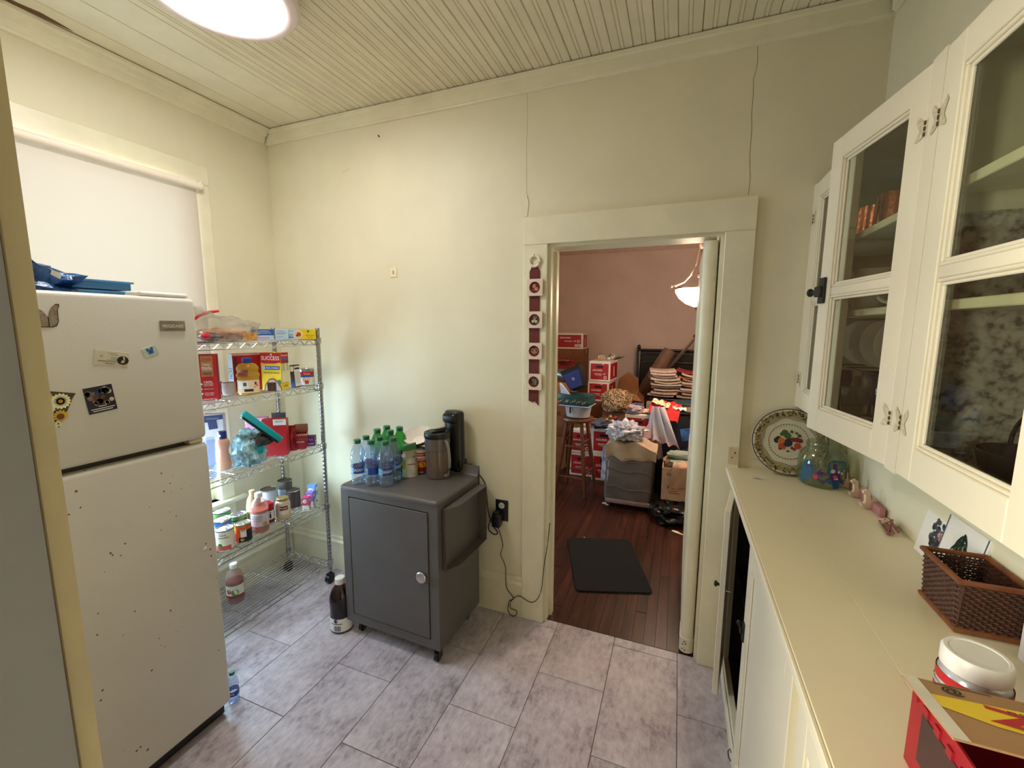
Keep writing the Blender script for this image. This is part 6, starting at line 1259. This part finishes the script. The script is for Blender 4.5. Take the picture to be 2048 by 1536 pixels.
g = G().rbox(-.085, .085, -.085, .085, 0, .21, .02, 3)
base = [(-.07, -.07), (.07, -.07), (.07, .07), (-.07, .07)]; topq = [(-.10, -.10), (.10, -.10), (.10, .10), (-.10, .10)]
g = G().add([(x, y, 0) for x, y in base]+[(x, y, .20) for x, y in topq]+[(x*.9, y*.9, .20) for x, y in topq]+[(x*.9, y*.9, .02) for x, y in base], [(3, 2, 1, 0)]+[(i, (i+1) % 4, 4+(i+1) % 4, 4+i) for i in range(4)]+[(4+i, 4+(i+1) % 4, 8+(i+1) % 4, 8+i) for i in range(4)]+[(8+i, 8+(i+1) % 4, 12+(i+1) % 4, 12+i) for i in range(4)]+[(12, 13, 14, 15)])
TB = Matrix.Translation((.02, .02, .048)) @ Matrix.Rotation(R_(-24), 4, 'Y') @ Matrix.Rotation(R_(-12), 4, 'X')
O('bin_body', g.xf(TB), BIN, t, smooth=0)
g = G().add([(-.064, -.0715, .008), (.064, -.0715, .008), (.086, -.0935, .160), (-.086, -.0935, .160)], [(0, 1, 2, 3)]).sh(0, -.002, 0)
O('front_panel', g.xf(TB), BINB, t, smooth=0)
O('ring_emblem', onface(G().tube([(.010*math.cos(2*PI*k/14), .012*math.sin(2*PI*k/14), 0) for k in range(14)], .0025, 5, True).merge(G().tube([(-.012, .008, 0), (-.004, .012, 0), (.004, .010, 0)], .002, 5)), (0, -.087, .09), (1, 0, 0), (0, -.14, 1), (0, -1, 0), .001).xf(TB), mat('emblem_white', (206, 214, 230), .4), t)
t = thing('white_booklet', 'white printed booklet wedged beside the navy bin', 'booklet', (sx-.11, sy-.05, .974))
O('cover', G().add([(-.035, -.03, .006), (.06, -.05, .001), (.06, -.044, .004), (-.028, -.02, .10), (-.045, -.03, .11), (-.05, -.036, .10)], [(0, 1, 2, 3, 4, 5)]), mat('booklet_paper', (190, 196, 220), .6, var=.15, vs=120), t, smooth=0)
# under and behind the stool
oilbox('dim oil box low behind the stool, upper one', (-.93, 2.55, .262), (.25, .36, .25)); oilbox('dim oil box on the floor behind the stool', (-.92, 2.56, 0), (.26, .36, .26))
t = thing('orange_folder', 'orange paper folder leaning behind the stool legs', 'folder', (-.86, 2.50, .5135)); O('cover', G().add([(-.05, 0, 0), (.06, 0, 0), (.07, .05, .10), (-.045, .05, .11)], [(0, 1, 2, 3)]).add([(-.05, .006, 0), (.06, .006, 0), (.07, .056, .10), (-.045, .056, .11)], [(3, 2, 1, 0)]), mat('folder_orange', (226, 104, 62), .6), t, smooth=0)
t = thing('olive_cloth', 'crumpled olive cloth behind the stool legs', 'cloth', (-1.03, 2.50, .5135)); O('cloth', G().blob((0, 0, .06), (.075, .07, .065), .4, 3, 6, 24, 14, 1, .001), mat('cloth_olive', (96, 88, 60), .9, var=.15), t)
# low left boxes by the covered bin
oilbox('oil box on the floor left of the covered bin', (-.665, 2.48, 0), (.26, .34, .297)); oilbox('oil box carrying the ornaments behind the covered bin', (-.675, 2.49, .2985), (.25, .36, .262))
t = thing('grey_sweater', 'blue grey folded sweater draped over the oil box', 'clothing', (-.675, 2.47, .561)); O('knit', G().blob((-.675, 2.47, .585), (.155, .19, .032), .45, 4, 3, 32, 14, .6, .5617), mat('knit_bluegrey', (84, 90, 112), .9, var=.25, vs=30, bump=.5, bs=120), t, w=True)
for i, (x, y, z, m_) in enumerate(((-.66, 2.36, .646, 'ornament_gold'), (-.60, 2.34, .640, 'ornament_pearl'), (-.63, 2.41, .668, 'ornament_gold'), (-.575, 2.40, .664, 'ornament_rose'))):
    t = thing('tree_ornament', ['gold christmas ball at the left of the ornament cluster', 'pearly christmas ball at the right front of the ornaments', 'gold christmas ball at the back of the ornament cluster', 'rose christmas ball at the back right of the ornaments'][i], 'ornament', (x, y, z-.022), 0, 'christmas balls on the sweater')
    O('ball', G().lathe([(.024*math.sin(PI*k/10), .024-.024*math.cos(PI*k/10)) for k in range(11)], n=20, cap=False), mat(m_, {'ornament_gold': (190, 140, 80), 'ornament_pearl': (206, 190, 180), 'ornament_rose': (170, 60, 66)}[m_], .2, .6, var=.3, vs=60), t, smooth=60); O('cap', G().cyl((0, 0, .047), (0, 0, .054), .006, 10), METAL, t)
# leopard bag
plainbox('brown carton under the leopard print bag', (-.60, 2.825, 0), (.32, .28, .675), 0, KB2)
t = thing('leopard_bag', 'tan leopard print soft bag on a carton', 'bag', (-.615, 2.74, .677))
m, nt, b, N, L = _new('leopard_print'); b.inputs['Roughness'].default_value = .8
vv = N('ShaderNodeTexVoronoi'); vv.inputs['Scale'].default_value = 1; vv.feature = 'F1'; L(_coord(nt, 62, False), vv.inputs['Vector'])
L(_ramp(nt, vv.outputs['Distance'], [(.0, rgb((150, 110, 74))), (.22, rgb((52, 36, 28))), (.42, rgb((52, 36, 28))), (.5, rgb((190, 158, 120)))]), b.inputs['Base Color'])
O('bag', G().blob((-.615, 2.74, .79), (.165, .12, .125), .25, 2.5, 4, 32, 18, .7, .6785), m, t, w=True)
# oil box tower right of it with clothing on top
oilbox('bottom oil box of the tower behind the covered bin', (-.30, 2.28, 0), (.27, .36, .26)); oilbox('middle oil box of the tower behind the covered bin', (-.31, 2.28, .261), (.26, .36, .255)); oilbox('front oil box of the tower with clothing on top', (-.322, 2.28, .5175), (.252, .36, .26))
LIL = mat('cloth_lilac', (178, 160, 178), .85, var=.12, vs=20, bump=.3, bs=60); NVC = mat('cloth_navy', (64, 70, 96), .85, var=.15, vs=20)
t = thing('lilac_cap', 'lilac and navy folded cap on the front oil box', 'cap', (-.36, 2.20, .778)); O('crown', G().blob((-.36, 2.21, .815), (.075, .08, .05), .2, 3, 3, 28, 14, .8, .7792), LIL, t, w=True)
O('navy_band', G().blob((-.335, 2.215, .858), (.052, .055, .016), .2, 3, 5, 20, 10), NVC, t, w=True); O('brim', G().blob((-.385, 2.13, .786), (.07, .035, .007), .1, 3, 7, 18, 8), NVC, t, w=True)
t = thing('cream_paper', 'crumpled cream and rust paper between the cap and red shirt', 'paper', (-.24, 2.20, .778)); O('paper', G().grid(7, 6, lambda u, v: (-.295+.10*u, 2.15+.10*v, .782+.03*noise.noise((u*3, v*3, 1))+.02*u+.012)), mat('paper_cream_rust', (222, 196, 180), .7, var=.2, vs=12), t, w=True)
def cloth(name, label, cat, quadf, m, nu=22, nv=16, amp=.012, fq=5, th=.004, sd=0):
    c0 = quadf(.5, .5); z0 = min(quadf(u/8, v/8)[2] for u in range(9) for v in range(9))
    t = thing(name, label, cat, (c0[0], c0[1], z0))
    def f(o_): return lambda u, v: tuple(Vector(quadf(u, v))+Vector((.3, .4, 1))*amp*noise.noise((u*fq, v*fq, sd))+Vector((0, .3, -1))*o_)
    O('fabric', G().grid(nu, nv, f(0)).grid(nu, nv, f(th)), m, t, w=True, smooth=60); return t
REDC = mat('cloth_red', (190, 26, 28), .8, var=.1, vs=20, bump=.3, bs=80)
cloth('red_shirt', 'bright red garment with cream print draped off the oil box', 'clothing', lambda u, v: (-.20+.26*u-.03*v, 2.25-.22*v, .915-.03*u-(.085*v**2+.06*u*v)), REDC, sd=3, amp=.03)
t = thing('red_support', 'grey storage tote beside the front oil box under the red garment', 'tote', (.005, 2.33, 0)); O('tote', G().rbox(-.15, .13, -.19, .19, .001, .80, .02, 3), mat('tote_navy', (30, 34, 52), .5), t)
t.name = 'storage_tote'; t['label'] = 'dark navy storage tote beside the front oil box under the red garment'
O('lid', G().rbox(-.158, .138, -.198, .198, .80, .825, .01, 2), mat('tote_navy', (30, 34, 52), .5), t)
cloth('printed_cloth', 'cream cloth with black figures lying on the red garment', 'cloth', lambda u, v: (-.19+.15*u-.02*v, 2.20-.09*v, .937-.05*u-.025*v), mat('cloth_cream_black', (224, 204, 170), .8, var=.35, vs=40), 14, 10, .02, 5, .004, 6)
cloth('white_sock', 'white cloth lying to the right of the red garment', 'cloth', lambda u, v: (-.02+.12*u, 2.20-.06*v, .875-.015*u-.02*v), mat('cloth_white', (232, 214, 206), .8, var=.05), 12, 8, .02, 6, .006, 9)
t = thing('teal_bucket', 'round dark bucket with a flat teal lid beside the trunk', 'bucket', (.15, 2.73, 0))
O('bucket', G().lathe([(0, .002), (.13, 0), (.14, .01), (.165, .80), (0, .80)], n=36, cap=False), mat('bucket_black', (22, 24, 28), .4), t, smooth=40); O('lid', G().lathe([(.172, .80), (.176, .805), (.176, .825), (.168, .832), (0, .832)], n=40, cap=False), mat('lid_teal', (40, 70, 84), .45, var=.05), t, smooth=40)
t = thing('straw_hat', 'grey brown round felt hat in front of the teal lid', 'hat', (.14, 2.22, .826)); O('brim', G().lathe([(0, .001), (.085, .001), (.09, .006), (.06, .012), (.05, .03), (.02, .038), (0, .038)], n=28, cap=False), mat('hat_felt', (112, 92, 86), .9), t, smooth=50)
# white plastic bag hanging off the tote
WPB = clear('white_bag_film', (226, 230, 244), mixd=.62, rough=.2)
t = thing('white_plastic_bag', 'white plastic bag with pink hem hanging from the oil box', 'bag', (-.09, 2.03, .50))
def bagf(o_): return lambda u, v: (-.20+.10*u+(.31*u-.07)*(1-v)*.62+.01*math.sin(u*14), 2.005-.05*(1-v)+.018*math.sin(u*17+v*3)+o_, .885-.30*(1-v)-.07*(1-v)*(u-.2)+.015*math.sin(u*23)*(1-v))
O('film', G().grid(30, 18, bagf(0)).grid(30, 18, bagf(.02)), WPB, t, w=True, smooth=60)
O('hem', G().grid(30, 3, lambda u, v: tuple(Vector(bagf(-.003)(u, v*.10)))), mat('hem_pink', (214, 186, 206), .4), t, w=True)
O('side_gusset', G().add([(-.265, 1.945, .665), (-.20, 1.955, .76), (-.19, 1.945, .60), (-.245, 1.935, .585)], [(0, 1, 2, 3)]), mat('hem_pink', (214, 186, 206), .4), t, w=True)
cloth('pink_shopping_bag', 'pale mauve plastic bag hanging below the white one', 'bag', lambda u, v: (-.24+.14*u+.02*v, 1.975-.01*v, .60-.19*v), mat('mauve_film', (160, 132, 136), .4), 12, 10, .02, 5, .01, 2)
# covered bin in the middle
t = thing('covered_bin', 'laundry bin wrapped in grey plastic sheeting near the mat', 'bin', (-.355, 1.80, 0))
GRP = mat('sheet_grey', (112, 108, 108), .38, var=.1, vs=8, bump=.25, bs=14)
O('bin_cover', G().rbox(-.555, -.155, 1.66, 1.96, .055, .53, .03, 3).fn(lambda p: (p.x+.008*math.sin(p.z*30+p.y*9), p.y, p.z)), GRP, t, w=True)
O('hem', G().rbox(-.548, -.160, 1.652, 1.67, .045, .085, .008, 2), mat('hem_mauve', (150, 130, 132), .5), t, w=True)
for i, z in enumerate((.20, .36, .44)): O('crease', G().tube([(-.54+.38*k/10, 1.656+.002*math.sin(k), z+.010*math.sin(k*.9+i)-.015*k/10) for k in range(11)], .005, 6, taper=[.2]+[1]*9+[.2]), GRP, t, w=True)
for x in (-.50, -.21):
    for y in (1.70, 1.92): O('foot', G().cyl((x, y, 0), (x, y, .056), .02, 10), BLK, t, w=True)
cloth('beige_sheet', 'folded beige sheet on top of the covered bin', 'sheet', lambda u, v: (-.555+.43*u, 1.92-.282*min(1, v/.85), (.575-.015*u+.04*math.sin(PI*u)) if v < .86 else .575-.09*(v-.86)/.14), mat('sheet_beige', (186, 166, 142), .85, var=.08, vs=10, bump=.2, bs=30), 26, 14, .035, 4, .02, 5)
t = thing('crumpled_white_bag', 'crumpled white plastic bag on top of the beige sheet', 'bag', (-.40, 1.79, .615)); O('film', G().blob((-.40, 1.78, .685), (.155, .12, .080), .5, 3.2, 13, 44, 24, .9, .615), mat('bag_white', (196, 198, 214), .3, var=.18, vs=14, bump=.6, bs=22), t, w=True)
cloth('white_bag_tail', 'bluish white bag tail hanging at the left of the covered bin', 'bag', lambda u, v: (-.585+.07*u-.01*v, 1.68-.02*u, .56-.30*v), mat('bag_blue_white', (176, 188, 222), .35, var=.1), 10, 14, .03, 5, .008, 7)
# right: carton of towels on black bags
t = thing('black_trash_bag', 'black plastic trash bag on the floor beside the covered bin', 'bag', (.06, 1.72, 0)); O('film', G().blob((.06, 1.68, .07), (.20, .24, .080), .3, 3, 17, 40, 20, .7, .0012), mat('bag_black', (12, 12, 14), .28, var=.1, bump=.6, bs=24), t, w=True)
t = thing('towel_carton', 'tan carton of folded towels with brown print behind door edge', 'box', (.07, 1.80, .152))
O('carton_body', G().box(-.145, .145, -.16, .16, 0, .008).box(-.145, -.137, -.16, .16, .008, .28).box(.137, .145, -.16, .16, .008, .28).box(-.137, .137, -.16, -.152, .008, .28).box(-.137, .137, .152, .16, .008, .28), mat('carton_tan', (196, 166, 136), .7, var=.05), t, smooth=0)
prints(t, (.29, .32, .28), [('t', 'f', -.22, .82, .10, .3, 'Assorted', BRN), ('t', 'f', -.2, .40, .09, .26, 'Bath', BRN), ('r', 'f', -.3, -.05, .28, .30, BRN), ('r', 'f', -.3, 0, .22, .24, BRN)])
TOW = [mat('towel_sage', (150, 168, 160), .95, var=.08, bump=.4, bs=160), mat('towel_tan', (176, 150, 120), .95, var=.08, bump=.4, bs=160), mat('towel_beige', (190, 160, 134), .95, var=.06, bump=.4, bs=160)]
for i, (x, y, z, m_, lab) in enumerate(((.10, 1.78, .445, 0, 'lower sage green rolled towel in the carton'), (.09, 1.84, .50, 0, 'upper sage green rolled towel in the carton'), (.0, 1.84, .44, 1, 'tan crumpled towel at the left of the carton'))):
    t = thing('towel', lab, 'towel', (x, y, z-.030), 0, 'towels in the carton'); O('roll', G().blob((0, 0, .030), (.13 if m_ == 0 else .07, .07, .03), .2, 4, i, 26, 12, .6), TOW[m_], t)
cloth('beige_towel', 'beige towel hanging over the front of the carton', 'towel', lambda u, v: (.015+.19*u-.03*v*(1-u), 1.628-.01*math.sin(PI*v)+(.35*(.3-v) if v < .3 else 0), .468-.29*max(0, v-.25)*(1-.25*u)), TOW[2], 18, 18, .02, 4, .008, 4)
t = thing('navy_coat', 'dark navy coat heaped between the tote and the carton', 'clothing', (.10, 2.055, 0)); O('fabric', G().blob((.10, 2.055, .24), (.10, .055, .24), .25, 3, 5, 30, 22, .7, .002), mat('coat_navy', (20, 26, 48), .85, var=.2, vs=14), t, w=True)
t = thing('blue_magazine', 'glossy blue magazine tucked under the felt hat', 'magazine', (.13, 1.99, .62)); O('cover', G().rbox(-.06, .08, -.004, .004, -.02, .09, .001, 1).xf(Matrix.Rotation(R_(-14), 4, 'Y')), mat('mag_blue', (60, 110, 190), .25, var=.25, vs=14), t)
# small papers on the floor
for i, (x, y, w, d, rz, lab) in enumerate(((.085, 1.36, .13, .03, -30, 'torn white paper strip on the floor near the black bag'), (-.55, 1.72, .07, .04, -40, 'small white paper scrap left of the covered bin'), (-.60, 1.02, .012, .010, 10, 'tiny white crumb of paper beyond the mat'))):
    t = thing('paper_scrap', lab, 'paper', (x, y, .0003), R_(rz), 'paper scraps on the floor'); O('scrap', G().grid(7, 4, lambda u, v: ((u-.5)*w, (v-.5)*d*(.7+.3*math.sin(u*7)), .001+.004*abs(noise.noise((u*4, v*4, i))))).grid(7, 4, lambda u, v: ((u-.5)*w, (v-.5)*d*(.7+.3*math.sin(u*7)), .0004)), PAPER, t)
# ---------------------------------------------------------------- tidy up
for o in bpy.data.objects:
    if '_o' in o: del o['_o']
